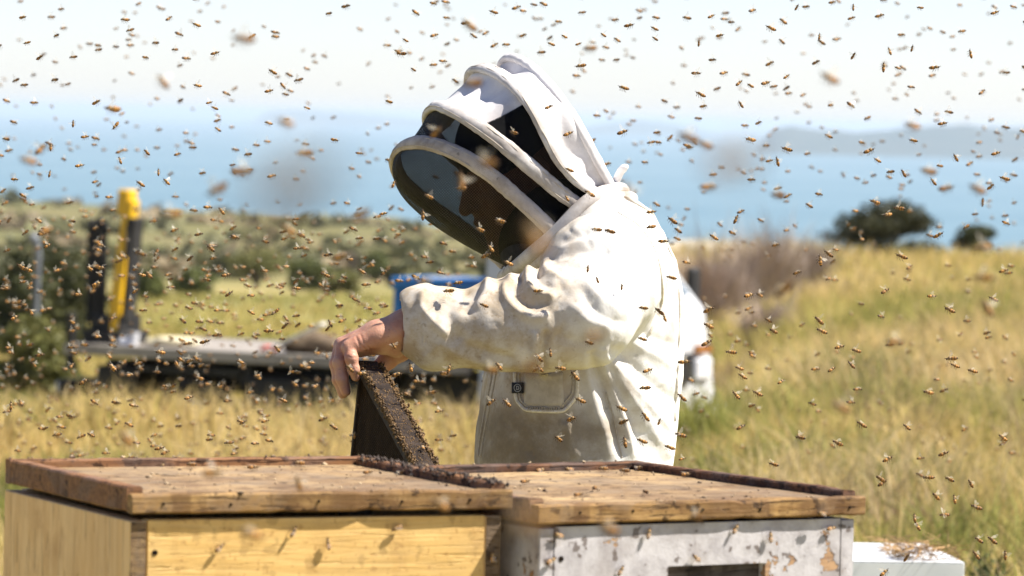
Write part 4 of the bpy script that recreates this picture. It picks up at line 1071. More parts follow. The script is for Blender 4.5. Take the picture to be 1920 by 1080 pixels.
def build_jacket():
    lo = np.array([Q(740, 600, -.4)[0], D0 - .42, 0.88]); hi = np.array([Q(1310, 600, 0)[0], D0 + .36, Q(1000, 330, 0)[2]])
    f = Field(lo, hi, .0036)
    f.add(torso_field(f), .004)
    f.add(f.chain(UPPER, .02), .035)
    f.d = smin(f.d, f.chain(FORE, .02), .018)
    f.add(f.chain(FARARM, .02), .03)
    # turned-up cuff: a thick loose roll round the sleeve end
    f.add(f.cone(Q(832, 608, -.283), Q(792, 597, -.283), .057, .051), .006)
    f.add(f.cone(Q(815, 640, -.283), Q(785, 622, -.283), .045, .040), .010)
    # sleeve mouth
    f.cut(f.cone(Q(845, 615, -.283), Q(755, 606, -.283), .030, .040), .006)
    # deep valley where the sleeve breaks at the elbow, and under the arm
    V, Fa = f.mesh()
    V = relax(V, Fa, 3, .5)
    N = normals(V, Fa)
    px, py, dd = to_px(V); face = np.clip(-(N @ FW) * 1.6 + .15, 0, 1)
    near = np.clip((D0 + .05 - V[:, 1]) / .08, 0, 1) * face
    disp = np.zeros(len(V))
    def fold(pl, w, amp, one=0.0, t0=.15, t1=.15, edge=None):
        """ridge (amp > 0) or crease along a line; one = share that falls off as a step on one side"""
        pl = spline(np.array(pl, float), 13)
        d, s, t = poly_dist(px, py, pl)
        tap = np.clip(t / max(t0, 1e-3), 0, 1) * np.clip((1 - t) / max(t1, 1e-3), 0, 1) if (t0 > 0 or t1 > 0) else 1.0
        tap = np.sqrt(tap)
        ww = np.where(s * one > 0, w * 2.6, w) if one else w
        g = .6 * np.exp(-(d / (ww * .8)) ** 1.25) + .4 * np.exp(-(d / ww) ** 2)
        m = near if edge is None else np.clip((D0 - .02 - V[:, 1]) / .05, 0, 1)
        return .66 * amp * .001 * g * tap * m
    L = [
        # cuff flap and the long drape below it
        ([(792, 548), (790, 575), (806, 596), (826, 615), (840, 628)], 9, 11, 0),
        ([(850, 560), (842, 590), (850, 615), (868, 640)], 14, -8, 0),
        ([(840, 625), (880, 650), (925, 668), (975, 676)], 15, -9, 0),
        ([(822, 640), (870, 668), (930, 684), (990, 688)], 12, 7, 0),
        ([(780, 600), (786, 622), (796, 645)], 6, -5, 0), ([(800, 600), (806, 630), (820, 655)], 9, 4, 0),
        # cross folds of the forearm
        ([(918, 528), (906, 552), (890, 578)], 8, 9, 0), ([(904, 540), (884, 566), (872, 590)], 9, -6, 0),
        ([(944, 528), (948, 555), (968, 581), (998, 594), (1030, 590)], 10, 12, 0), ([(962, 528), (970, 556), (996, 572), (1030, 566)], 13, -10, 0),
        ([(985, 512), (992, 535), (1015, 552), (1042, 556)], 9, 11, 0), ([(1002, 506), (1012, 528), (1040, 540)], 9, -8, 0),
        ([(1018, 500), (1030, 512), (1050, 520)], 8, 8, 0), ([(1030, 485), (1060, 500), (1090, 500)], 9, -4, 0),
        # elbow
        ([(1024, 618), (1019, 655), (1018, 696)], 7, -13, 0), ([(1004, 620), (1002, 660), (1004, 690)], 12, 8, 0),
        ([(1040, 625), (1075, 640), (1115, 645)], 14, -5, 0), ([(1060, 560), (1100, 600), (1150, 612)], 16, 7, 0),
        # upper arm and shoulder
        ([(1088, 535), (1104, 568), (1140, 598), (1180, 606)], 10, -5, 0), ([(1092, 520), (1120, 550), (1160, 578), (1200, 580)], 12, 4, 0),
        ([(1045, 470), (1085, 455), (1130, 452), (1175, 470)], 10, 5, 0), ([(1050, 485), (1095, 472), (1140, 480), (1180, 510)], 9, -5, 0),
        ([(1060, 445), (1100, 425), (1145, 418), (1185, 432)], 8, 4, 0), ([(1055, 458), (1100, 440), (1140, 436)], 7, -4, 0),
        ([(1070, 430), (1110, 405), (1150, 397)], 7, 4, 0), ([(1060, 500), (1110, 505), (1160, 535), (1200, 565)], 11, -4, 0),
        # armhole seam and back seam
        ([(1150, 392), (1196, 420), (1228, 470), (1240, 530), (1236, 580), (1212, 632)], 7, -7, 0), ([(1140, 398), (1184, 426), (1214, 474), (1226, 530), (1222, 580), (1200, 626)], 9, 6, 0),
        ([(1168, 366), (1226, 402), (1258, 456), (1274, 520), (1278, 590)], 6, 5, 0), ([(1160, 374), (1214, 408), (1246, 460), (1262, 524), (1266, 590)], 6, -5, 0),
        # side of the jacket: folds fanning out from the armpit
        ([(1106, 660), (1126, 720), (1150, 790), (1166, 860)], 10, -14, 0), ([(1122, 662), (1146, 720), (1172, 790), (1188, 860)], 11, 11, 0),
        ([(1095, 668), (1112, 740), (1130, 800), (1146, 860)], 11, 7, 0),
        ([(1128, 655), (1176, 712), (1226, 772), (1262, 812)], 12, 11, 0), ([(1150, 652), (1190, 690), (1240, 735), (1275, 760)], 13, -9, 0),
        ([(1150, 700), (1196, 765), (1238, 828), (1256, 860)], 13, 10, 0), ([(1140, 705), (1176, 775), (1206, 850)], 11, -9, 0),
        ([(1180, 640), (1220, 660), (1268, 690)], 12, 8, 0), ([(1200, 625), (1240, 640), (1276, 650)], 10, -6, 0),
        ([(1256, 560), (1266, 660), (1262, 760), (1254, 860)], 7, 5, 0),
        # soft folds of the front
        ([(950, 690), (944, 760), (930, 860)], 14, 4, 0), ([(1000, 780), (990, 860)], 16, -4, 0), ([(1060, 790), (1080, 860)], 14, 5, 0),
    ]
    for pl, w, amp, one in L: disp += fold(pl, w, amp, one)
    rc = np.random.default_rng(17)
    for (cx, cy, dx, dy, n_) in ((1070, 560, 70, 60, 16), (900, 620, 110, 45, 14), (1120, 450, 60, 40, 12), (1190, 720, 70, 100, 16), (1000, 800, 80, 50, 8), (1120, 640, 50, 25, 8)):
        for _ in range(n_):                   # small sharp creases of worn cotton
            x0, y0 = cx + rc.uniform(-dx, dx), cy + rc.uniform(-dy, dy); a_ = rc.uniform(0, 3.14); l_ = rc.uniform(14, 42); b_ = a_ + rc.normal(0, .5)
            pl = [(x0, y0), (x0 + math.cos(a_) * l_ * .5, y0 + math.sin(a_) * l_ * .5), (x0 + math.cos(a_) * l_ * .5 + math.cos(b_) * l_ * .5, y0 + math.sin(a_) * l_ * .5 + math.sin(b_) * l_ * .5)]
            disp += fold(pl, rc.uniform(3.5, 5.5), rc.choice([-1, 1]) * rc.uniform(1.2, 2.8))
    # bumps of bunched cloth along the top of the sleeve (seen in outline)
    for (bx, by, w, amp) in ((800, 548, 12, 6), (870, 552, 16, -4), (916, 533, 9, 8), (935, 536, 7, -6), (958, 527, 9, 9), (976, 522, 6, -9), (992, 510, 9, 11), (1009, 512, 5, -9), (1024, 496, 9, 6)):
        dt = np.hypot(px - bx, (py - by) * .7); disp += .8 * amp * .001 * np.exp(-(dt / w) ** 2) * np.clip((D0 - .12 - V[:, 1]) / .05, 0, 1)
    disp += .0016 * vnoise(V, 22, 91, 3) + .0007 * vnoise(V, 60, 92, 2)
    V = V + N * disp[:, None]
    V = relax(V, Fa, 1, .35)
    return V, Fa
JV, JF = build_jacket()
JBVH = BVHTree.FromPolygons(JV.tolist(), JF.tolist())
def hit(x, y, off=.001, bvh=None):
    h = (bvh or JBVH).ray_cast(Vector(EYE), Vector(ray(x, y)))
    if h[0] is None: return None
    n = h[1]
    if n.dot(Vector(FW)) > 0: n = -n
    return np.array(h[0] + n * off)

def head_axes(yaw, tilt):
    f = np.array([-math.cos(tilt) * math.cos(yaw), -math.cos(tilt) * math.sin(yaw), -math.sin(tilt)])
    s = np.array([math.sin(yaw), -math.cos(yaw), 0.0])             # his left, towards the hives
    u = np.cross(s, f); u = u if u[2] > 0 else -u
    return f, s, u
HF, HS, HU = head_axes(rad(30), rad(24))
HC = Q(962, 322, 0.01)
HK = .91
def hp(f, s, u): return HC + (HF * f + HS * s + HU * u) * HK

def build_body():
    parts = []
    # ---- head and neck
    f = Field(HC - .24, HC + .24, .0026); _e, _c = f.ell, f.cone
    f.ell = lambda c, A, r: _e(c, A, tuple(x * HK for x in r)); f.cone = lambda a, b, ra, rb: _c(a, b, ra * HK, rb * HK)
    ax = (HF, HS, HU)
    f.add(f.ell(hp(-.012, 0, .030), ax, (.096, .076, .092)), .01)
    f.add(f.ell(hp(.034, 0, -.040), ax, (.058, .056, .074)), .03)
    f.add(f.cone(hp(.062, 0, -.098), hp(.070, 0, -.106), .022, .019), .022)                     # chin
    for s in (-1, 1):
        f.add(f.cone(hp(-.005, s * .055, -.055), hp(.055, s * .022, -.098), .017, .016), .02)   # jaw
        f.add(f.cone(hp(.066, s * .034, -.020), hp(.050, s * .050, -.012), .018, .014), .016)   # cheek
        f.add(f.cone(hp(.078, s * .014, .026), hp(.066, s * .046, .024), .010, .008), .010)     # brow
    f.add(f.cone(hp(.084, 0, .016), hp(.108, 0, -.022), .0085, .0115), .010)                    # nose
    for s in (-1, 1): f.add(f.cone(hp(.094, s * .011, -.026), hp(.090, s * .012, -.026), .008, .007), .006)
    f.add(f.cone(hp(.090, -.012, -.054), hp(.090, .012, -.054), .0062, .0062), .005)
    f.add(f.cone(hp(.087, -.010, -.066), hp(.087, .010, -.066), .0068, .0068), .005)
    for s in (-1, 1):
        f.cut(f.ell(hp(.090, s * .031, .006), ax, (.012, .015, .010)), .008)
        f.add(f.ell(hp(.070, s * .031, .005), ax, (.0125, .0125, .0125)), .002)
        f.add(f.ell(hp(-.010, s * .076, -.005), (HF * .9 - HS * s * .43, HS * .9 + HF * s * .43, HU), (.018, .007, .030)), .005)
        f.cut(f.ell(hp(-.006, s * .083, -.003), ax, (.009, .004, .016)), .003)
    f.cut(f.cone(hp(.098, -.017, -.060), hp(.098, .017, -.060), .0022, .0022), .002)
    f.add(f.chain([(hp(-.030, 0, -.03), .060), (hp(-.055, 0, -.11), .056), (Q(1085, 440, 0), .064)], .01), .02)
    parts.append(f.mesh())
    # ---- trunk, legs and the far arm under the clothes
    f = Field([PBASE[0] - .36, D0 - .34, 0.0], [PBASE[0] + .30, D0 + .36, 1.42], .009)
    f.add(torso_field(f, -.022), .01)
    f.add(f.chain([(p, r - .022) for p, r in FARARM], .02), .03)
    hipz = .98
    for s in (-1, 1):
        hx = PBASE[0] + .0; y = D0 + s * .095
        f.add(f.chain([((hx, y, hipz), .095), ((hx - .03, y + s * .02, .52), .062), ((hx + .02, y + s * .03, .09), .042)], .02), .02)
        f.add(f.cone((hx + .01, y + s * .03, .05), (hx - .14, y + s * .04, .035), .04, .032), .02)
    parts.append(f.mesh())
    # ---- near forearm and hand, closed on the end of the frame
    o = HANDOFF
    h0 = lambda x, y, dz: Q(x, y, o + dz)
    f = Field(h0(600, 770, -.09), h0(905, 560, .16), .0015)
    f.add(f.chain([(h0(890, 618, 0), .036), (h0(840, 616, .0), .033), (h0(800, 613, .002), .0295), (h0(768, 612, .004), .0268)], .01), .01)
    wr = [(760, 615, -.016), (762, 609, -.003), (762, 608, .012), (764, 613, .027)]
    kn = [(655, 652, -.030), (644, 649, -.010), (641, 646, .012), (648, 645, .033)]
    for (a, b) in zip(wr, kn):
        m = ((a[0] + b[0]) / 2 + 2, (a[1] + b[1]) / 2 - 4, (a[2] + b[2]) / 2)
        f.add(f.chain([(h0(*a), .0185), (h0(*m), .0150), (h0(*b), .0112)], .01), .014)
    f.add(f.chain([(h0(752, 626, .0), .019), (h0(715, 640, .0), .0165), (h0(676, 652, .0), .0135)], .01), .016)          # palm
    # fingers: little, ring, middle, index
    fin = [[(655, 653, -.030, .0100), (659, 672, -.041, .0092), (663, 692, -.041, .0083), (667, 706, -.037, .0070)],
           [(643, 651, -.011, .0108), (637, 680, -.026, .0098), (641, 710, -.030, .0088), (648, 734, -.028, .0074)],
           [(640, 649, .012, .0110), (631, 682, -.004, .0100), (635, 712, -.010, .0090), (643, 738, -.010, .0076)],
           [(647, 648, .033, .0108), (638, 678, .022, .0098), (641, 704, .016, .0088), (648, 728, .014, .0074)]]
    for q in fin:
        f.add(f.chain([(h0(*p[:3]), p[3]) for p in q], .003), .0035)
        for p in q[1:3]: f.add(f.ell(h0(*p[:3]), np.eye(3), (p[3] * 1.06,) * 3), .003)       # knuckle
    # thumb leaves the side of the palm on the far side and closes under the bar
    f.add(f.chain([(h0(766, 628, .030), .0190), (h0(748, 652, .040), .0205), (h0(728, 674, .046), .0135), (h0(712, 690, .044), .0118), (h0(698, 702, .036), .0095)], .006), .012)
    f.add(f.chain([(h0(764, 632, .004), .0165), (h0(742, 650, .012), .0150)], .01), .014)
    V, Fa = f.mesh()
    # tendons and creases
    px, py, _ = to_px(V); N = normals(V, Fa)
    d = np.zeros(len(V))
    for pl, w, a in (([(757, 590), (762, 612), (770, 640)], 2.5, -.9), ([(765, 588), (771, 612), (777, 640)], 2.5, -.8), ([(728, 598), (735, 612), (744, 622)], 2.5, -.7),
                     ([(668, 632), (674, 646), (686, 656)], 2.2, -.9), ([(676, 628), (683, 644), (694, 655)], 2.2, -.8), ([(653, 668), (660, 671), (668, 670)], 1.6, -.7), ([(630, 676), (637, 680), (645, 680)], 1.6, -.7),
                     ([(657, 690), (663, 692), (670, 691)], 1.5, -.5), ([(634, 708), (641, 711), (648, 709)], 1.5, -.5)):
        dd, _, t = poly_dist(px, py, spline(np.array(pl, float), 12)); d += a * .001 * np.exp(-(dd / w) ** 2)
    V = V + N * (d + .00025 * vnoise(V, 160, 5, 2))[:, None]
    parts.append((V, Fa))
    Vs, Fs, off = [], [], 0
    for V, Fa in parts: Vs.append(V); Fs.append(Fa + off); off += len(V)
    return np.vstack(Vs), np.vstack(Fs)
BV, BF = build_body()
person = obj('person', new_mesh('person', BV - PBASE, BF, MAT['skin'], True), None, PBASE)
tag(person, 'beekeeper in white hooded bee suit lifting a dark comb frame behind the hives', 'person')
def wear(name, V, F, mat, parent=None, smooth=True):
    return obj(name, new_mesh(name, np.asarray(V) - PBASE, F if isinstance(F, np.ndarray) else F, mat, smooth), parent or person)
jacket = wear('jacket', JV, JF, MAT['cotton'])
# trousers and boots
def trousers():
    f = Field([PBASE[0] - .30, D0 - .30, 0.05], [PBASE[0] + .30, D0 + .32, 1.12], .008)
    hx = PBASE[0]
    f.add(f.ell((hx, D0, 1.0), np.eye(3), (.125, .165, .10)), .01)
    for s in (-1, 1):
        y = D0 + s * .095
        f.add(f.chain([((hx, y, .94), .098), ((hx - .03, y + s * .02, .52), .085), ((hx + .02, y + s * .03, .13), .075)], .03), .03)
    return f.mesh()
V, Fa = trousers(); V = relax(V, Fa, 2); N = normals(V, Fa); V += N * (.003 * vnoise(V, 14, 8))[:, None]
wear('trousers', V, Fa, MAT['trousers'])
for s in (-1, 1):
    f = Field([PBASE[0] - .22, D0 + s * .13 - .09, -.001], [PBASE[0] + .13, D0 + s * .13 + .09, .26], .006); hx = PBASE[0]; y = D0 + s * .125
    f.add(f.cone((hx + .025, y, .22), (hx + .02, y, .07), .055, .05), .01); f.add(f.cone((hx + .02, y, .045), (hx - .14, y + s * .012, .042), .046, .04), .03)
    f.d = np.maximum(f.d, .004 - f.Z)
    V, Fa = f.mesh(); wear('boot', V, Fa, MAT['boot'])

# ---- trim of the jacket, laid on its surface
def on_jacket_tube(name, line, r, mat, parent, n=40, off=.0005):
    pts = [hit(x, y, off) for x, y in spline(np.array(line, float), n)]
    pts = np.array([p for p in pts if p is not None])
    k = np.r_[True, np.linalg.norm(np.diff(pts, axis=0), axis=1) < .04]; pts = pts[k]
    v, f = tube_vf(pts, r, 6); return wear(name, v, f, mat, parent)
def patch(name, corners, nu, nv, off, mat, parent, thick=.0012):
    c = np.array(corners, float); V = []; ok = True
    for i in range(nu + 1):
        for j in range(nv + 1):
            u, v = i / nu, j / nv
            p = (c[0] * (1 - u) + c[1] * u) * (1 - v) + (c[3] * (1 - u) + c[2] * u) * v
            h = hit(p[0], p[1], off); V.append(h)
    V = np.array(V); m = nv + 1
    Fq = [(i * m + j, i * m + j + 1, (i + 1) * m + j + 1, (i + 1) * m + j) for i in range(nu) for j in range(nv)]
    n = len(V); back = V + FW * (off + thick)
    bd = [i * m for i in range(nu + 1)] + [nu * m + j for j in range(1, m)] + [i * m + m - 1 for i in range(nu - 1, -1, -1)] + [j for j in range(m - 2, 0, -1)]
    Fall = Fq + [tuple(x + n for x in q[::-1]) for q in Fq] + [(a, b, b + n, a + n) for a, b in zip(bd, bd[1:] + bd[:1])]
    return wear(name, np.vstack([V, back]), Fall, mat, parent)
pk = patch('pocket', [(984, 700), (1056, 700), (1058, 762), (984, 762)], 8, 8, .0022, MAT['pocket'], jacket)
on_jacket_tube('pocket_piping', [(966, 698), (967, 725), (969, 748), (979, 762), (990, 769), (1020, 771), (1050, 771), (1062, 766), (1077, 748), (1082, 735), (1083, 712), (1083, 690)], .0030, MAT['seam'], pk, 60, .0008)
on_jacket_tube('pocket_piping', [(974, 700), (975, 744), (984, 757), (995, 762), (1048, 763), (1056, 758), (1068, 744), (1074, 732), (1075, 692)], .0018, MAT['seam_dark'], pk, 60, .0008)
for i in range(14):     # bar tacks along the pocket's lower edge
    x = 992 + i * 4.3; on_jacket_tube('stitch', [(x, 762.5), (x + .3, 766), (x, 769.5)], .0009, MAT['seam_dark'], pk, 4, .0032)
tg = patch('maker_tag', [(963, 717.5), (984.5, 717.5), (984.5, 738), (963, 738)], 6, 6, .0042, MAT['tag_black'], jacket)
ring = [(974 + 6.4 * math.cos(a), 728 + 7.2 * math.sin(a)) for a in np.linspace(0, 6.2832, 25)]
def tag_line(line, r, n=30):
    pts = np.array([hit(x, y, .0046) for x, y in (line if n is None else spline(np.array(line, float), n))])
    v, f = tube_vf(pts, r, 6); wear('print', v, f, MAT['tag_print'], tg)
tag_line(ring, .0006, None)
tag_line([(972.4, 724.6), (972.4, 728), (972.4, 731.6)], .0008, 8)
tag_line([(972.4, 724.8), (974.6, 724.9), (976.3, 726.4), (976.4, 728.2), (976.2, 730.0), (974.6, 731.3), (972.4, 731.4)], .0008, 24)
on_jacket_tube('front_seam', [(931, 697), (927, 720), (918, 765), (908, 815), (902, 856)], .0016, MAT['seam_dark'], jacket)
on_jacket_tube('front_seam', [(924, 697), (920, 720), (911, 765), (902, 815), (897, 856)], .0016, MAT['seam_dark'], jacket)
on_jacket_tube('side_seam', [(1136, 735), (1150, 780), (1160, 830), (1166, 858)], .0012, MAT['seam_dark'], jacket)
on_jacket_tube('armhole_seam', [(1158, 398), (1200, 426), (1230, 474), (1241, 530), (1238, 580), (1216, 628)], .0022, MAT['seam'], jacket, 50)
on_jacket_tube('back_seam', [(1172, 370), (1226, 404), (1256, 456), (1270, 520), (1274, 590), (1270, 690), (1264, 790)], .0028, MAT['seam'], jacket, 60)

# hem of the turned-up cuff
ca = Q(832, 611, -.283) - Q(786, 604, -.283); ca /= np.linalg.norm(ca); cu = np.cross(ca, [0, 1.0, 0]); cu /= np.linalg.norm(cu); cv = np.cross(ca, cu)
for (cx, cr, tr) in (((790, 606), .0425, .0052), ((806, 608), .0500, .0040)):
    th_ = np.linspace(0, 2 * math.pi, 49); c0_ = Q(cx[0], cx[1], -.283)
    ring_ = np.array([c0_ + (cr + .0022 * math.sin(3 * a + 1) + .0015 * math.sin(5 * a)) * (math.cos(a) * cu + math.sin(a) * cv) + ca * .004 * math.sin(2 * a + .6) for a in th_])
    v, f = tube_vf(ring_, tr, 8, False); wear('cuff_hem', v, f, MAT['cotton'], jacket)
# ---- hood: four stiff hoops, netting between them, white cloth over the crown
H1 = [(1040, 437, -.175), (1000, 398, -.185), (960, 362, -.19), (920, 328, -.19), (870, 294, -.18), (820, 273, -.145), (780, 267, -.09), (750, 278, -.03), (741, 303, .04), (757, 341, .10), (800, 380, .135), (850, 416, .15), (900, 454, .15), (948, 494, .14)]
H2 = [(1086, 386, -.175), (1050, 360, -.185), (1000, 318, -.195), (950, 276, -.195), (900, 238, -.18), (850, 208, -.14), (822, 198, -.08), (806, 206, -.01), (803, 226, .06), (818, 260, .11), (852, 294, .14), (902, 334, .155), (960, 384, .155), (1010, 430, .14)]
H3 = [(1118, 363, -.165), (1082, 337, -.18), (1050, 300, -.19), (1021, 246, -.19), (990, 192, -.175), (960, 156, -.125), (925, 133, -.06), (897, 128, .0), (884, 140, .06), (889, 174, .11), (912, 222, .14), (962, 292, .155), (1020, 350, .15), (1060, 400, .14)]
H4 = [(1148, 352, -.12), (1134, 328, -.13), (1109, 280, -.14), (1077, 222, -.14), (1041, 172, -.12), (999, 128, -.075), (964, 108, -.02), (944, 114, .04), (942, 135, .09), (962, 182, .12), (1002, 250, .14), (1060, 320, .145), (1095, 350, .14), (1120, 375, .12)]
NT_ = 120
def hoop3(h): return spline(np.array([Q(*p) for p in h]), NT_)
HO = [hoop3(h) for h in (H1, H2, H3, H4)]
HCEN = Q(960, 320, 0.0)
hood = None
def loft(A, B, ns, sag, i0=0, i1=NT_ - 1, wr=0.0, seed=0, thick=0.0, fade=False):
    V = []
    n = i1 - i0 + 1
    for s in np.linspace(0, 1, ns):
        c = A[i0:i1 + 1] * (1 - s) + B[i0:i1 + 1] * s
        inw = HCEN - c; inw /= np.linalg.norm(inw, axis=1)[:, None]
        k = sag * 4 * s * (1 - s)
        V.append(c + inw * k)
    V = np.array(V).reshape(-1, 3)
    if wr:
        ss = np.repeat(np.linspace(0, 1, ns), n); tt = np.tile(np.linspace(0, 1, n), ns)
        amp = np.sin(np.pi * ss) ** .7
        if fade: amp = amp * np.clip(np.sin(np.pi * tt) * 3, 0, 1)
        w = vnoise(np.stack([ss * .9, tt * 7], 1), 1.5, seed, 2)
        inw = HCEN - V; inw /= np.linalg.norm(inw, axis=1)[:, None]
        V = V + inw * (wr * amp * w)[:, None]
    Fq = np.array([(i * n + j, (i + 1) * n + j, (i + 1) * n + j + 1, i * n + j + 1) for i in range(ns - 1) for j in range(n - 1)])
    return V, Fq
def idx(h, x):            # loft position along the near side of a hoop for a picture x
    best = min(range(NT_ // 2), key=lambda i: abs(to_px(h[i])[0] - x)); return best
# cloth of the crown between hoops 3 and 4 and round the back
V, Fq = loft(HO[2], HO[3], 40, .009, wr=.024, seed=4)
hood = wear('hood', V, Fq, MAT['hood'])
# the back of the hood, from one side of hoop 4 round to the other
A = HO[3][:NT_ // 2]; B = HO[3][NT_ // 2:][::-1]; V = []
bk = np.array([1.0, .28, -.12]); bk /= np.linalg.norm(bk)
ns = 16
for s in np.linspace(0, 1, ns):
    c = A * (1 - s) + B * s
    depth = np.linspace(.075, .012, len(A))[:, None]
    V.append(c + bk * depth * math.sin(math.pi * s) * np.array([.55, 1, 1]))
V = np.array(V).reshape(-1, 3); V += (.004 * vnoise(V, 16, 6))[:, None] * bk
n = len(A)
wear('hood_back', V, np.array([(i * n + j, (i + 1) * n + j, (i + 1) * n + j + 1, i * n + j + 1) for i in range(ns - 1) for j in range(n - 1)]), MAT['hood'], hood)
# crown panel between hoops 2 and 3, with the side windows left for netting
i2, i3 = idx(HO[1], 896), idx(HO[2], 985)
iw = int((i2 + i3) / 2)
A, B = HO[1], HO[2]
V, Fq = loft(A, B, 40, .007, iw, NT_ - 1 - iw, wr=.009, seed=9, fade=True)
wear('crown_panel', V, Fq, MAT['hood'], hood)
V, Fq = loft(A, B, 10, .004, 0, iw); wear('side_net', V, Fq, MAT['veil'], hood)
V, Fq = loft(A, B, 10, .004, NT_ - 1 - iw, NT_ - 1); wear('side_net', V, Fq, MAT['veil'], hood)
# netting between hoops 1 and 2
V, Fq = loft(HO[0], HO[1], 14, .010, wr=.006, seed=12); wear('brow_net', V, Fq, MAT['veil'], hood)
# front netting: from the near side of hoop 1 round to its far side, bellied outwards
A = HO[0][:NT_ // 2]; B = HO[0][NT_ // 2:][::-1]; V = []; ns = 22
nd = P(700, 560, D0 + .03) - P(880, 330, D0); nd /= np.linalg.norm(nd)
for s in np.linspace(0, 1, ns):
    c = A * (1 - s) + B * s
    belly = (.058 * np.sin(np.pi * np.linspace(.10, 1.0, len(A))) ** .6)[:, None]
    V.append(c + nd * belly * math.sin(math.pi * s) ** .8)
V = np.array(V).reshape(-1, 3); n = len(A)
wear('front_net', V, np.array([(i * n + j, (i + 1) * n + j, (i + 1) * n + j + 1, i * n + j + 1) for i in range(ns - 1) for j in range(n - 1)]), MAT['veil'], hood)
def piping(name, pts, r, mat, flat=1.0):
    v, f = tube_vf(pts, r, 12); v = np.array(v)
    v += (.0007 * vnoise(v, 45, 3, 2))[:, None] * np.array([.6, .6, .6])
    return wear(name, v, f, mat, hood)
def casing(k, wa, wb, mat):
    """hoop sewn into a soft cloth casing: wide along the hood's surface, thin across it, puckered by the stitching"""
    m = 200; h = spline(HO[k], m); nb = spline(HO[k + 1] if k < 3 else HO[k - 1], m)
    tan = np.gradient(h, axis=0); tan /= np.linalg.norm(tan, axis=1)[:, None]
    dv = nb - h; dv -= tan * np.sum(dv * tan, 1)[:, None]; dv /= np.linalg.norm(dv, axis=1)[:, None]
    inw = np.cross(tan, dv); n = 14; V = []
    ii = np.arange(m)[:, None].astype(float)
    pk_ = vnoise(np.hstack([ii * .09, ii * 0]), 1.0, 30 + k, 3); pk2 = vnoise(np.hstack([ii * .5, ii * 0]), 1.0, 40 + k, 2)
    for j in range(n):
        t_ = 2 * math.pi * j / n
        V.append(h + dv * (wa * math.cos(t_) * (1 + .10 * pk_ + .05 * pk2))[:, None] + inw * (wb * math.sin(t_) * (1 + .10 * pk2 * math.cos(3 * t_)))[:, None])
    V = np.stack(V, 1).reshape(-1, 3)
    V += inw.repeat(n, 0) * (.0011 * vnoise(V, 55, 50 + k, 3))[:, None]
    Fq = np.array([(i * n + j, i * n + (j + 1) % n, (i + 1) * n + (j + 1) % n, (i + 1) * n + j) for i in range(m - 1) for j in range(n)])
    wear('hoop', V, Fq, mat, hood)
for k, (wa, wb, mt) in enumerate(((.0118, .0068, 'piping_dirty'), (.0116, .0066, 'piping'), (.0120, .0064, 'piping'), (.0085, .0060, 'hood'))): casing(k, wa, wb, MAT[mt])
for k, h in enumerate(HO[:3]):            # stitched edges of the cloth casing on each hoop
    nb = HO[min(k + 1, 3)] if k < 3 else HO[2]; dv = nb - h; dv /= np.linalg.norm(dv, axis=1)[:, None]
    inw = HCEN - h; inw /= np.linalg.norm(inw, axis=1)[:, None]
    for sgn in (1, -1):
        e = h + dv * .0066 * sgn - inw * .0050
        piping('stitching', spline(e, 140), .0008, MAT['seam_dark'])
# collar ring with zip band
ring = [(946, 519, .02), (962, 507, -.07), (1000, 474, -.155), (1042, 438, -.185), (1090, 388, -.185), (1122, 366, -.165), (1150, 357, -.10), (1166, 358, -.02), (1160, 375, .08), (1120, 405, .15), (1060, 452, .165), (1000, 490, .15), (958, 515, .09)]
RP = np.array([Q(*p) for p in ring + ring[:1]])
piping('collar_band', spline(RP, 140), .0115, MAT['piping'])
RP2 = np.array([Q(x + 8, y + 8, o) for x, y, o in ring + ring[:1]])
piping('collar_zip', spline(RP2, 140), .008, MAT['seam_dark'])
RP3 = np.array([Q(x + 17, y + 15, o * 1.03) for x, y, o in ring + ring[:1]])
piping('collar_seam', spline(RP3, 140), .0105, MAT['cotton'])
v, f = tube_vf(spline(np.array([Q(1152, 352, -.05), Q(1156, 338, -.06), Q(1165, 320, -.065), Q(1177, 310, -.07)]), 16), np.r_[np.full(13, .0062), .0055, .0045, .002], 10)
wear('zip_pull', v, f, MAT['hood'], hood)
# ---- cap over the hair, dark neck cloth
f = Field(HC - .2, HC + .24, .004); ax = (HF, HS, HU)
f.add(f.ell(hp(-.016, 0, .040), ax, (.094, .075, .088)), .01)
cutp = (f.X - hp(0, 0, .028)[0]) * (HU * .97 + HF * .22)[0] + (f.Y - hp(0, 0, .028)[1]) * (HU * .97 + HF * .22)[1] + (f.Z - hp(0, 0, .028)[2]) * (HU * .97 + HF * .22)[2]
f.d = np.maximum(f.d, -cutp)
V, Fa = f.mesh(); wear('cap', V, Fa, MAT['cap'])
f = Field(Q(1050, 450, 0) - .22, Q(1050, 450, 0) + .22, .005)
f.add(f.ell(Q(1052, 440, 0), np.eye(3), (.085, .13, .085)), .01); f.add(f.ell(Q(1012, 462, 0), np.eye(3), (.06, .11, .055)), .03)
V, Fa = f.mesh(); wear('neck_cloth', V, Fa, MAT['dark_shirt'])

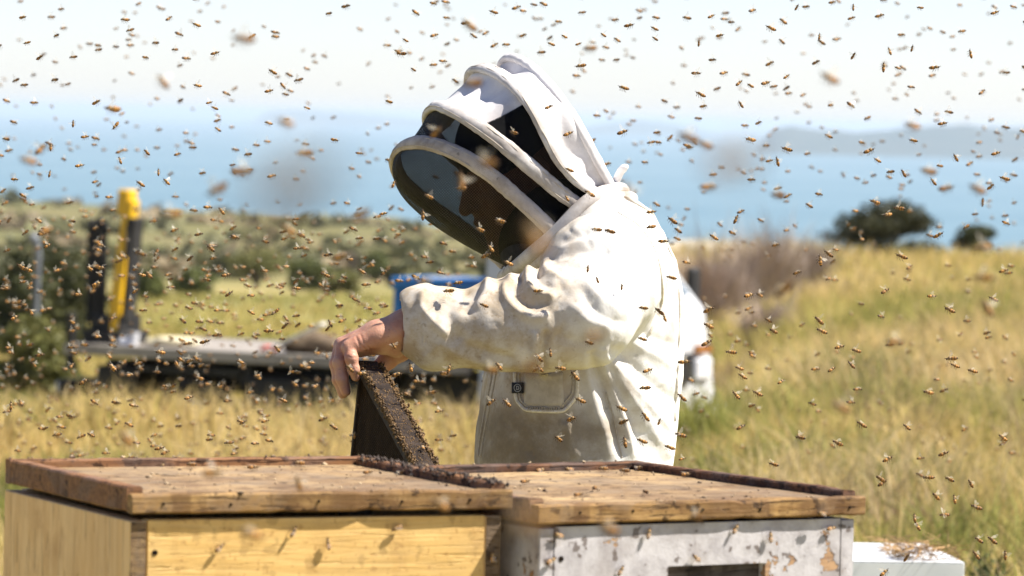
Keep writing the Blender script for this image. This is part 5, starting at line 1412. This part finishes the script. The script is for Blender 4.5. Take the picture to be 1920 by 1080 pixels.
# ================================================================== THE COMB FRAME
def comb_frame():
    A = Q(690, 676, -.270); B = P(806, 888, 6.52)
    ex = B - A; L = np.linalg.norm(ex); ex /= L
    dn = P(676, 960, D0 - .28) - P(688, 690, D0 - .27); dn -= ex * (dn @ ex); dn /= np.linalg.norm(dn)
    nz = np.cross(ex, dn); nz = nz if nz[0] < 0 else -nz        # comb face that looks towards the left
    M = Matrix(((ex[0], nz[0], -dn[0], A[0]), (ex[1], nz[1], -dn[1], A[1]), (ex[2], nz[2], -dn[2], A[2]), (0, 0, 0, 1)))
    root = bpy.data.objects.new('comb_frame', None); COL.objects.link(root); root.matrix_world = M; root.empty_display_size = .1
    # local: x along the bar, y out of the comb's left face, z up (away from the comb)
    W = .0145; H = .215
    MB().box(0, L, -W, W, -.020, 0, .0015).box(.012, L - .012, -W * .8, W * .8, .0004, .003, .001).build('top_bar', MAT['bar_wood'], root)
    MB().box(.018, .028, -W - .001, W + .001, -H, -.0205, .001).build('end_bar', MAT['bar_wood'], root)
    MB().box(L - .028, L - .018, -W - .001, W + .001, -H, -.0205, .001).build('end_bar', MAT['bar_wood'], root)
    MB().box(.018, L - .018, -.008, .008, -H - .010, -H - .0005, .001).build('bottom_bar', MAT['bar_wood'], root)
    # old dark comb: hexagonal cells, real recesses
    s = .0031; dx = s * math.sqrt(3); dz = s * 1.5; x0, x1, z0, z1 = .0285, L - .0285, -H, -.021
    V = []; Fq = []
    for side in (1, -1):
        yo = .0118 * side; yi = .0035 * side
        rows = int((z1 - z0) / dz)
        for r_ in range(rows):
            cz = z1 - s - r_ * dz
            for c_ in range(int((x1 - x0) / dx) - 1):
                cx = x0 + dx * (c_ + .6 + .5 * (r_ % 2)); k = len(V)
                dpt = yi + (yo - yi) * (.0 if random.random() < .9 else .8)
                for (R, y) in ((s, yo), (s * .80, yo), (s * .72, dpt)):
                    for q in range(6):
                        a = math.pi / 6 + q * math.pi / 3; V.append((cx + R * math.cos(a), y, cz + R * math.sin(a)))
                for ring in (0, 1):
                    for q in range(6):
                        q2 = (q + 1) % 6; f = (k + ring * 6 + q, k + ring * 6 + q2, k + ring * 6 + 6 + q2, k + ring * 6 + 6 + q)
                        Fq.append(f if side < 0 else f[::-1])
                f = tuple(k + 12 + q for q in range(6)); Fq.append(f if side < 0 else f[::-1])
    cb = obj('wax_comb', new_mesh('wax_comb', V, Fq, MAT['comb']), root); cb['kind'] = 'stuff'
    MB().box(x0, x1, -.0034, .0034, z0, z1).build('foundation', MAT['comb'], root)
    # crumbs of wax and propolis along the bar's edges and the comb's margin
    r = np.random.default_rng(12); V = []; T = []
    def crumb(c, s):
        k = len(V); j = r.uniform(.45, 1.3, 6)
        for i, d in enumerate(((1, 0, 0), (-1, 0, 0), (0, 1, 0), (0, -1, 0), (0, 0, 1), (0, 0, -1))): V.append(np.array(c) + np.array(d) * s * j[i] + r.normal(0, s * .25, 3))
        for q in ((0, 2, 4), (2, 1, 4), (1, 3, 4), (3, 0, 4), (2, 0, 5), (1, 2, 5), (3, 1, 5), (0, 3, 5)): T.append([k + i for i in q])
    for i in range(3600):
        x = r.uniform(.02, L - .005)
        if vnoise(np.array([[x, 0.]]), 55, 3)[0] < -.25: continue
        e = r.random()
        if e < .5: crumb((x, W + r.normal(0, .0018), r.uniform(-.006, .004)), r.uniform(.0008, .0024))
        elif e < .72: crumb((x, -W + r.normal(0, .0025), r.uniform(-.004, .006)), r.uniform(.0010, .0032))
        else: crumb((x, r.uniform(-W, W), .003), r.uniform(.0006, .0016))
    for i in range(420):
        z = r.uniform(-H, -.02); crumb((.0225 + r.normal(0, .004), W * r.uniform(-.6, 1.1), z), r.uniform(.0008, .002))
    o = obj('wax_crumbs', new_mesh('wax_crumbs', np.array(V), np.array(T), MAT['wax']), root); o['kind'] = 'stuff'
    tag(root, 'dark old comb frame held up by its top bar behind the hives', 'comb frame')
comb_frame()

# ================================================================== BEES
def sph(c, R, n=7, m=10, taper=None):
    V = []; F = []
    for i in range(n + 1):
        a = math.pi * i / n
        for j in range(m):
            b = 2 * math.pi * j / m; x = -math.cos(a); k = math.sin(a)
            if taper: k *= taper(x)
            V.append((c[0] + R[0] * x, c[1] + R[1] * k * math.cos(b), c[2] + R[2] * k * math.sin(b)))
    for i in range(n):
        for j in range(m): F.append((i * m + j, i * m + (j + 1) % m, (i + 1) * m + (j + 1) % m, (i + 1) * m + j))
    return V, F
def bee_body(lod=0):
    """nose along +x, back along +z; about 15 mm long"""
    n, m = ((11, 10) if lod == 0 else (6, 6))
    V = []; F = []; C = []
    def put(vf, col):
        v, f = vf; o = len(V); V.extend(v); F.extend([tuple(i + o for i in q) for q in f]); C.extend([col(p) for p in v])
    amber, dark, fur = np.array([.52, .25, .06]), np.array([.055, .032, .016]), np.array([.32, .205, .09])
    def stripe(p):
        t = (p[0] + .0085) / .0085
        if t < .18: return dark
        return amber * 1.05 if (t * 4.2) % 1 < .62 else dark * 1.6
    put(sph((-.0040, 0, -.0005), (.0050, .0026, .0025), n, m, lambda x: 1 - .28 * max(-x, 0) ** 2), stripe)
    put(sph((.0018, 0, .0003), (.0026, .0023, .0023), max(5, n - 4), m), lambda p: fur)
    put(sph((.0052, 0, -.0003), (.0012, .0018, .0016), 4, m), lambda p: dark * 1.6)
    def leg(a, b, c):
        for p, q in ((a, b), (b, c)):
            v, f = tube_vf([p, q], [.00024, .00016], 4, False)
            put((v, f), lambda p: dark * 1.5)
    for s in (-1, 1):
        leg((.003, s * .0012, -.0015), (.0042, s * .0028, -.0032), (.0038, s * .003, -.0054))
        leg((.0015, s * .0012, -.0018), (.001, s * .0034, -.0036), (-.0004, s * .0036, -.006))
        leg((.0002, s * .0012, -.0016), (-.0022, s * .003, -.0036), (-.0046, s * .0032, -.0062))
        if lod == 0: leg((.0060, s * .0006, .0003), (.0072, s * .0012, .001), (.0084, s * .0016, .0002))
    me = new_mesh('honeybee', np.array(V), F, MAT['bee'], True); set_col(me, np.array(C)); return me, np.array(V), F, np.array(C)
def wing_shape(side, pose):
    """fore and hind wing of one side; pose 0 raised, 1 spread, 2 folded"""
    pts = []
    out = []
    for (L, Wd, root, sweep, dz) in ((.0098, .0034, (.0024, .0012), .0, .0), (.0068, .0028, (.0010, .0012), -.42, -.0002)):
        ang, el = {0: (-.55 + sweep, .85), 1: (.08 + sweep, .22), 2: (-1.32 + sweep * .25, .12)}[pose]
        d = np.array([math.sin(ang) * math.cos(el), math.cos(ang) * math.cos(el) * side, math.sin(el)])
        bk = np.array([-math.cos(ang), math.sin(ang) * side, -.15]); bk /= np.linalg.norm(bk)
        r0 = np.array([root[0], root[1] * side, .0020 + dz])
        top = [r0 + d * L * t + bk * Wd * (w - .12) for t, w in ((0, .1), (.3, 0), (.7, -.05), (.95, .1), (1, .4))]
        bot = [r0 + d * L * t + bk * Wd * (w - .12) for t, w in ((.92, .75), (.65, 1.0), (.3, .7), (0, .22))]
        out.append(top + bot)
    V = np.array(out[0] + out[1]); F = [tuple(range(9)), tuple(range(9, 18))]
    return V, F
BEE_ME, *_ = bee_body(0)
LOV = bee_body(1)
WME = {}
for pose in (0, 1, 2):
    for s in (-1, 1):
        v, f = wing_shape(s, pose); WME[(pose, s)] = new_mesh('wing', v, f, MAT['wing'])
BEES = []
def euler_mat(yaw, pitch, roll): return (Matrix.Rotation(yaw, 3, 'Z') @ Matrix.Rotation(-pitch, 3, 'Y') @ Matrix.Rotation(roll, 3, 'X'))
def bee(pos, R, pose, scale, where=None):
    M = Matrix.Translation(Vector(pos)) @ (R.to_4x4()) @ Matrix.Scale(scale, 4)
    o = bpy.data.objects.new('honeybee', BEE_ME); COL.objects.link(o); o.matrix_world = M
    for s in (-1, 1):
        w = bpy.data.objects.new('wing', WME[(pose, s)]); COL.objects.link(w); w.parent = o
    BEES.append((o, np.array(pos), where)); return o
BL = .0148
# bees that can be picked out one by one: picture position, length in px, heading in degrees (0 = facing right)
NEARB = [(560, 338, 190, 10), (1380, 300, 130, 0), (985, 975, 105, 200), (535, 228, 44, 160), (570, 285, 36, 190), (455, 320, 40, 5), (305, 152, 38, 140),
         (210, 203, 30, 175), (77, 278, 32, 30), (52, 300, 40, 170), (455, 72, 42, 185), (405, 355, 44, 210), (680, 400, 42, 20), (1555, 145, 40, 150), (1290, 257, 42, 170), (1322, 270, 38, 160),
         (1710, 235, 38, 175), (1740, 320, 36, 165), (1832, 353, 38, 160), (1458, 365, 36, 170), (1775, 352, 33, 10), (1003, 440, 78, 130), (865, 338, 36, 100), (912, 304, 46, 180), (818, 246, 32, 60),
         (1120, 628, 56, 20), (990, 690, 58, 200), (1467, 543, 42, 220), (1842, 520, 40, 190), (920, 693, 34, 175), (1844, 462, 40, 190), (1176, 358, 50, 100), (885, 155, 40, 200), (1575, 762, 42, 150),
         (235, 820, 40, 140), (470, 1000, 46, 160), (560, 905, 36, 100), (400, 885, 40, 20), (1305, 970, 34, 190), (1140, 990, 44, 180), (825, 945, 40, 170), (1850, 575, 38, 130), (1330, 350, 36, 10),
         (320, 400, 40, 190), (1680, 640, 38, 10), (640, 480, 34, 30), (90, 430, 34, 20), (540, 430, 38, 150), (1105, 90, 32, 170), (880, 46, 34, 150)]
CRISP = [(925, 22, 22, 170), (404, 99, 22, 10), (368, 46, 22, 175), (181, 191, 24, 20), (216, 236, 24, 220), (160, 256, 22, 10), (137, 231, 18, 80), (150, 310, 22, 10), (225, 300, 20, 120), (275, 285, 22, 150), (297, 322, 18, 90),
         (312, 340, 22, 130), (263, 344, 24, 150), (93, 325, 18, 70), (28, 336, 20, 10), (75, 107, 22, 20), (50, 80, 18, 200), (43, 32, 22, 10), (370, 160, 22, 180), (393, 192, 16, 10), (402, 202, 20, 180), (505, 170, 22, 10), (511, 134, 24, 165),
         (752, 100, 26, 185), (745, 97, 22, 150), (760, 75, 16, 160), (729, 190, 22, 170), (628, 262, 22, 10), (575, 202, 14, 170), (775, 130, 12, 160), (1180, 47, 24, 10), (1033, 82, 20, 165), (1058, 68, 18, 160), (1131, 65, 18, 150),
         (1088, 123, 26, 195), (1085, 82, 16, 10), (1169, 164, 26, 160), (1227, 53, 20, 150), (1228, 72, 18, 160), (1310, 80, 16, 90), (1334, 30, 20, 20), (1350, 66, 22, 10), (1445, 52, 26, 170), (1536, 68, 16, 70), (1494, 13, 16, 60),
         (1313, 176, 26, 165), (1306, 137, 24, 10), (1389, 195, 20, 120), (1407, 160, 20, 170), (1386, 155, 22, 45), (1436, 155, 26, 20), (1475, 143, 18, 20), (1600, 104, 20, 60), (1668, 95, 20, 110), (1710, 90, 14, 60), (1657, 125, 24, 95),
         (1683, 127, 18, 160), (1753, 126, 26, 10), (1820, 100, 22, 100), (1725, 14, 18, 170), (1866, 23, 22, 10), (1600, 13, 16, 100), (1768, 231, 24, 10), (1168, 247, 28, 15), (1407, 261, 30, 170), (1475, 279, 28, 160), (1458, 302, 24, 100),
         (1630, 282, 28, 20), (1645, 300, 20, 150), (1694, 324, 22, 120), (1750, 340, 22, 140), (1640, 378, 28, 160), (1685, 390, 32, 165), (1664, 402, 26, 170), (1883, 334, 26, 175), (1868, 287, 24, 20), (1792, 295, 22, 120), (1712, 263, 22, 160),
         (1380, 410, 24, 60), (1338, 444, 24, 170), (1261, 413, 30, 155), (1222, 397, 24, 10), (1118, 430, 26, 190), (1143, 433, 30, 170), (1220, 425, 28, 175), (1245, 452, 26, 15), (1102, 503, 18, 80), (1120, 524, 18, 120), (1166, 537, 16, 100),
         (1258, 520, 26, 165), (1205, 577, 24, 165), (1236, 583, 28, 150), (1246, 595, 20, 120), (1204, 635, 24, 170), (1104, 642, 24, 175), (1010, 545, 24, 10), (1005, 693, 20, 20), (1010, 670, 26, 160), (1032, 660, 22, 100), (1050, 690, 28, 180),
         (1078, 704, 30, 140), (1012, 690, 24, 130), (935, 686, 26, 140), (874, 670, 24, 165), (842, 690, 24, 80), (907, 572, 24, 170), (840, 545, 30, 200), (900, 430, 26, 155), (953, 493, 26, 160), (858, 530, 24, 190), (912, 478, 28, 20),
         (920, 465, 24, 130), (937, 414, 28, 165), (793, 402, 26, 100), (738, 344, 20, 60), (804, 368, 26, 170), (864, 352, 26, 190), (963, 248, 24, 175), (1030, 200, 22, 10), (1066, 250, 26, 15), (1067, 318, 22, 150), (1105, 362, 28, 160), (1063, 371, 18, 130),
         (1088, 750, 28, 165), (1072, 785, 34, 10), (1165, 765, 30, 150), (1170, 790, 34, 20), (1210, 780, 28, 140), (1215, 694, 26, 10), (1208, 727, 34, 190), (1278, 744, 28, 140), (1172, 828, 28, 110), (1203, 826, 28, 160), (1255, 838, 28, 165), (1275, 815, 30, 170),
         (1284, 678, 30, 10), (1236, 790, 18, 60), (950, 755, 26, 140), (922, 753, 26, 40), (1047, 822, 26, 160), (665, 815, 20, 90), (680, 700, 26, 10), (655, 690, 26, 150), (745, 702, 28, 20), (770, 688, 24, 100), (738, 648, 20, 150), (738, 820, 28, 150), (760, 830, 26, 170),
         (745, 850, 26, 20), (625, 800, 26, 160), (610, 515, 24, 160), (425, 515, 24, 10), (430, 550, 22, 20), (470, 585, 20, 150), (515, 585, 24, 220), (505, 620, 26, 10), (615, 615, 18, 45), (395, 465, 26, 150), (415, 395, 22, 140), (395, 460, 22, 165), (558, 465, 20, 10),
         (720, 400, 20, 10), (555, 540, 22, 170), (40, 500, 26, 165), (28, 595, 22, 30), (52, 505, 24, 150), (255, 545, 20, 30), (265, 515, 22, 170), (190, 502, 24, 10), (182, 532, 26, 15), (168, 503, 22, 170), (90, 460, 20, 20), (95, 275, 18, 100),
         (300, 660, 28, 165), (210, 688, 30, 160), (158, 715, 26, 20), (385, 640, 26, 10), (300, 840, 24, 10), (355, 745, 24, 20), (450, 790, 22, 170), (530, 750, 24, 160), (170, 815, 20, 160), (20, 760, 22, 80),
         (1370, 660, 28, 170), (1386, 690, 24, 160), (1392, 705, 24, 150), (1380, 740, 26, 130), (1420, 737, 26, 165), (1450, 620, 26, 160), (1540, 620, 28, 165), (1535, 600, 30, 150), (1575, 650, 24, 15), (1605, 657, 26, 170), (1560, 692, 22, 30), (1440, 600, 20, 150),
         (1465, 715, 20, 20), (1596, 683, 24, 140), (1740, 735, 30, 170), (1783, 672, 34, 180), (1790, 685, 24, 160), (1823, 695, 26, 165), (1862, 560, 24, 150), (1748, 555, 22, 20), (1780, 580, 28, 160), (1660, 545, 26, 10), (1553, 475, 26, 165), (1538, 487, 28, 100),
         (1690, 480, 30, 170), (1760, 440, 26, 30), (1405, 553, 28, 15), (1330, 580, 30, 30), (1328, 610, 34, 155), (1326, 642, 30, 40), (1280, 860, 18, 10), (1650, 897, 34, 150), (1655, 905, 26, 30), (1740, 895, 28, 165), (1780, 898, 26, 160), (1820, 906, 24, 110),
         (1755, 930, 28, 140), (1830, 950, 30, 170), (1790, 935, 24, 100), (1835, 1012, 26, 160), (1860, 1012, 30, 150), (1770, 965, 26, 165), (1715, 970, 22, 100), (1720, 985, 26, 120), (1700, 1045, 22, 60), (1658, 1073, 26, 40), (1830, 1040, 26, 150), (1885, 1040, 24, 100),
         (1570, 830, 30, 165), (1500, 820, 28, 170), (1615, 795, 28, 150), (1665, 860, 26, 20), (1700, 800, 24, 160), (1770, 850, 26, 15), (1880, 820, 26, 150), (1450, 870, 26, 170), (1390, 800, 24, 20)]
# bees that walk on the hives: picture position, heading in the surface
WALK = [(475, 884, 20), (358, 879, 150), (300, 874, 60), (560, 876, 200), (690, 893, 40), (792, 846, 100), (880, 850, 10), (990, 849, 80), (1026, 846, 60), (1072, 848, 100), (1130, 852, 190), (1100, 846, 20), (965, 868, 160),
        (690, 858, 30), (1062, 879, 170), (1130, 886, 200), (1205, 877, 10), (1286, 897, 20), (1170, 890, 170), (1210, 930, 110), (1115, 922, 80), (985, 910, 40), (905, 900, 150), (1010, 880, 10), (760, 886, 200), (845, 862, 10),
        (548, 995, 60), (410, 1025, 40), (612, 1018, 100), (920, 1042, 90), (1042, 1002, 160), (1085, 935, 45), (1212, 998, 80), (1375, 990, 60), (1440, 1005, 95), (1535, 962, 170), (1030, 1050, 30), (1160, 1068, 60), (1555, 990, 10), (740, 990, 200), (1300, 1045, 140)]
rb = np.random.default_rng(2024)
def place_free(x, y, size, head, sharp):
    sc = rb.uniform(.95, 1.2)
    if sharp: d = rb.uniform(6.75, 7.0)
    else: d = BL * 1.15 * FPX / size
    if sharp: sc = np.clip(.76 * size * d / (BL * FPX), .66, 1.15)
    ang = rad(head + rb.normal(0, 8)); turn = rb.uniform(-.7, .7)
    R = Matrix.Rotation(turn, 3, 'Z') @ Matrix.Rotation(-ang if False else 0, 3, 'Y')
    back = 90 < head % 360 < 270
    tilt = math.asin(max(-1, min(1, math.sin(ang))))
    yaw = (math.pi if back else 0) + turn
    bee(P(x, y, d), euler_mat(yaw, tilt, rb.normal(0, .35)), int(rb.choice([0, 0, 1, 1])), sc)
for a in NEARB: place_free(*a, False)
for a in CRISP: place_free(*a, True)
dg = bpy.context.evaluated_depsgraph_get()
dg.update()
def settle(x, y, head):
    ok, loc, nor, *_ = SC.ray_cast(dg, Vector(EYE) + Vector(ray(x, y)) * 4.6, Vector(ray(x, y)), distance=2.2)
    if not ok: return
    nor = Vector(nor)
    if nor.dot(Vector(FW)) > 0: nor = -nor
    a = Vector((1, 0, 0)); 
    if abs(nor.dot(a)) > .9: a = Vector((0, 1, 0))
    t = (a - nor * a.dot(nor)).normalized(); b = nor.cross(t); h = rad(head)
    fx = t * math.cos(h) + b * math.sin(h); fy = nor.cross(fx)
    R = Matrix(((fx.x, fy.x, nor.x), (fx.y, fy.y, nor.y), (fx.z, fy.z, nor.z)))
    bee(loc + nor * .0056, R, 2, rb.uniform(.9, 1.0), 'lid' if nor.z > .6 else 'box')
for a in WALK: settle(*a)
# one joined mass for the hundreds of small bees in the air behind
def swarm(n):
    v0, f0, c0 = LOV[1], LOV[2], LOV[3]
    Vs, Fs, Cs, Mi = [], [], [], []; off = 0
    fl = [len(q) for q in f0]
    for i in range(n):
        x = rb.uniform(-150, 2070)
        y = rb.choice([rb.uniform(-60, 900), rb.uniform(250, 850), rb.uniform(-60, 330)])
        d = 7.9 + 7.5 * rb.random() ** 1.5
        if rb.random() < .36: x = rb.uniform(-100, 850); y = rb.uniform(380, 860)
        p = P(x, y, d)
        if p[2] < .3: continue
        R = np.array(euler_mat(rb.choice([0, math.pi]) + rb.uniform(-.8, .8), rb.normal(0, .35), rb.normal(0, .4))) * rb.uniform(.9, 1.15)
        V = v0 @ R.T + p; W = []; pose = int(rb.choice([0, 1]))
        Vs.append(V); Cs.append(c0 * rb.uniform(.55, 1.2) + .01); Fs += [tuple(k + off for k in q) for q in f0]; Mi += [0] * len(f0); off += len(V)
        for s in (-1, 1):
            v, f = wing_shape(s, pose); Vs.append(v @ R.T + p); Cs.append(np.full((18, 3), .5)); Fs += [tuple(k + off for k in q) for q in f]; Mi += [1, 1]; off += 18
    me = bpy.data.meshes.new('bee_swarm'); me.from_pydata(np.vstack(Vs).tolist(), [], Fs)
    me.materials.append(MAT['bee']); me.materials.append(MAT['wing']); me.polygons.foreach_set('material_index', np.array(Mi, dtype=np.int32))
    set_col(me, np.vstack(Cs)); me.update()
    tag(obj('bee_swarm', me), 'swarm of small distant bees in the air behind the beekeeper', 'swarm', kind='stuff')
swarm(2000)

# ---- a label for each bee, from what it is nearest to
MARKS = {'sky': [('hood top', 955, 105), ('upper left picture corner', 0, 0), ('upper right picture corner', 1920, 0), ('pale headland', 1480, 236)],
         'all': [('hood top', 955, 105), ('hood front hoop', 760, 290), ('zip pull', 1175, 312), ('hood window', 960, 240), ('collar', 1050, 430), ('shoulder', 1180, 430), ('elbow', 1060, 640), ('cuff', 800, 600), ('hand', 660, 670),
                 ('comb frame', 720, 780), ('jacket pocket', 1020, 740), ('jacket hem', 1200, 840), ('lorry cab', 1310, 620), ('yellow mast', 215, 480), ('lorry deck', 420, 670), ('blue crate', 790, 540), ('big dark tree', 70, 500),
                 ('large skyline bush', 1660, 415), ('small skyline bush', 1830, 430), ('bare bush', 1420, 500), ('white metal lid', 1700, 1050), ('heath shrub', 1850, 1010), ('yellow hive', 500, 1020), ('peeling hive', 1400, 1010),
                 ('upper left picture corner', 0, 0), ('upper right picture corner', 1920, 0), ('upper picture edge at centre', 1200, 0), ('upper picture edge near centre left', 500, 0), ('far headland', 1480, 240), ('right picture edge', 1920, 650),
                 ('left picture edge', 0, 760), ('left end of the sea', 0, 290), ('right end of the sea', 1920, 330)]}
ORD = ['nearest', 'second nearest', 'third nearest', 'fourth nearest', 'fifth nearest', 'sixth nearest', 'seventh nearest', 'eighth nearest', 'ninth nearest', 'tenth nearest', 'eleventh nearest', 'twelfth nearest', 'thirteenth nearest', 'fourteenth nearest', 'fifteenth nearest',
       'sixteenth nearest', 'seventeenth nearest', 'eighteenth nearest', 'nineteenth nearest', 'twentieth nearest', 'twenty-first nearest', 'twenty-second nearest', 'twenty-third nearest', 'twenty-fourth nearest', 'twenty-fifth nearest']
info = []
for o, p, where in BEES:
    x, y, d = to_px(p); mk = min(MARKS['all'], key=lambda m: math.hypot(m[1] - x, (m[2] - y)))
    dx, dy = x - mk[1], y - mk[2]
    side = ('right of' if dx > 0 else 'left of') if abs(dx) > abs(dy) else ('below' if dy > 0 else 'above')
    info.append([o, where, mk[0], side, math.hypot(dx, dy), d])
grp = {}
for r_ in info: grp.setdefault((r_[1], r_[2], r_[3], r_[5] < 5.2 and r_[1] is None), []).append(r_)
for (where, mk, side, blur), rs in grp.items():
    rs.sort(key=lambda q: q[4])
    for i, r_ in enumerate(rs):
        rank = ORD[min(i, len(ORD) - 1)]
        if where == 'lid': t = f'honeybee walking on a hive lid, {rank} {side} the {mk}'
        elif where == 'box': t = f'honeybee clinging to a hive front, {rank} {side} the {mk}'
        elif blur: t = f'large blurred honeybee in flight, {rank} {side} the {mk}'
        else: t = f'sharp honeybee in flight, {rank} {side} the {mk}'
        tag(r_[0], t, 'bee', 'honeybees')
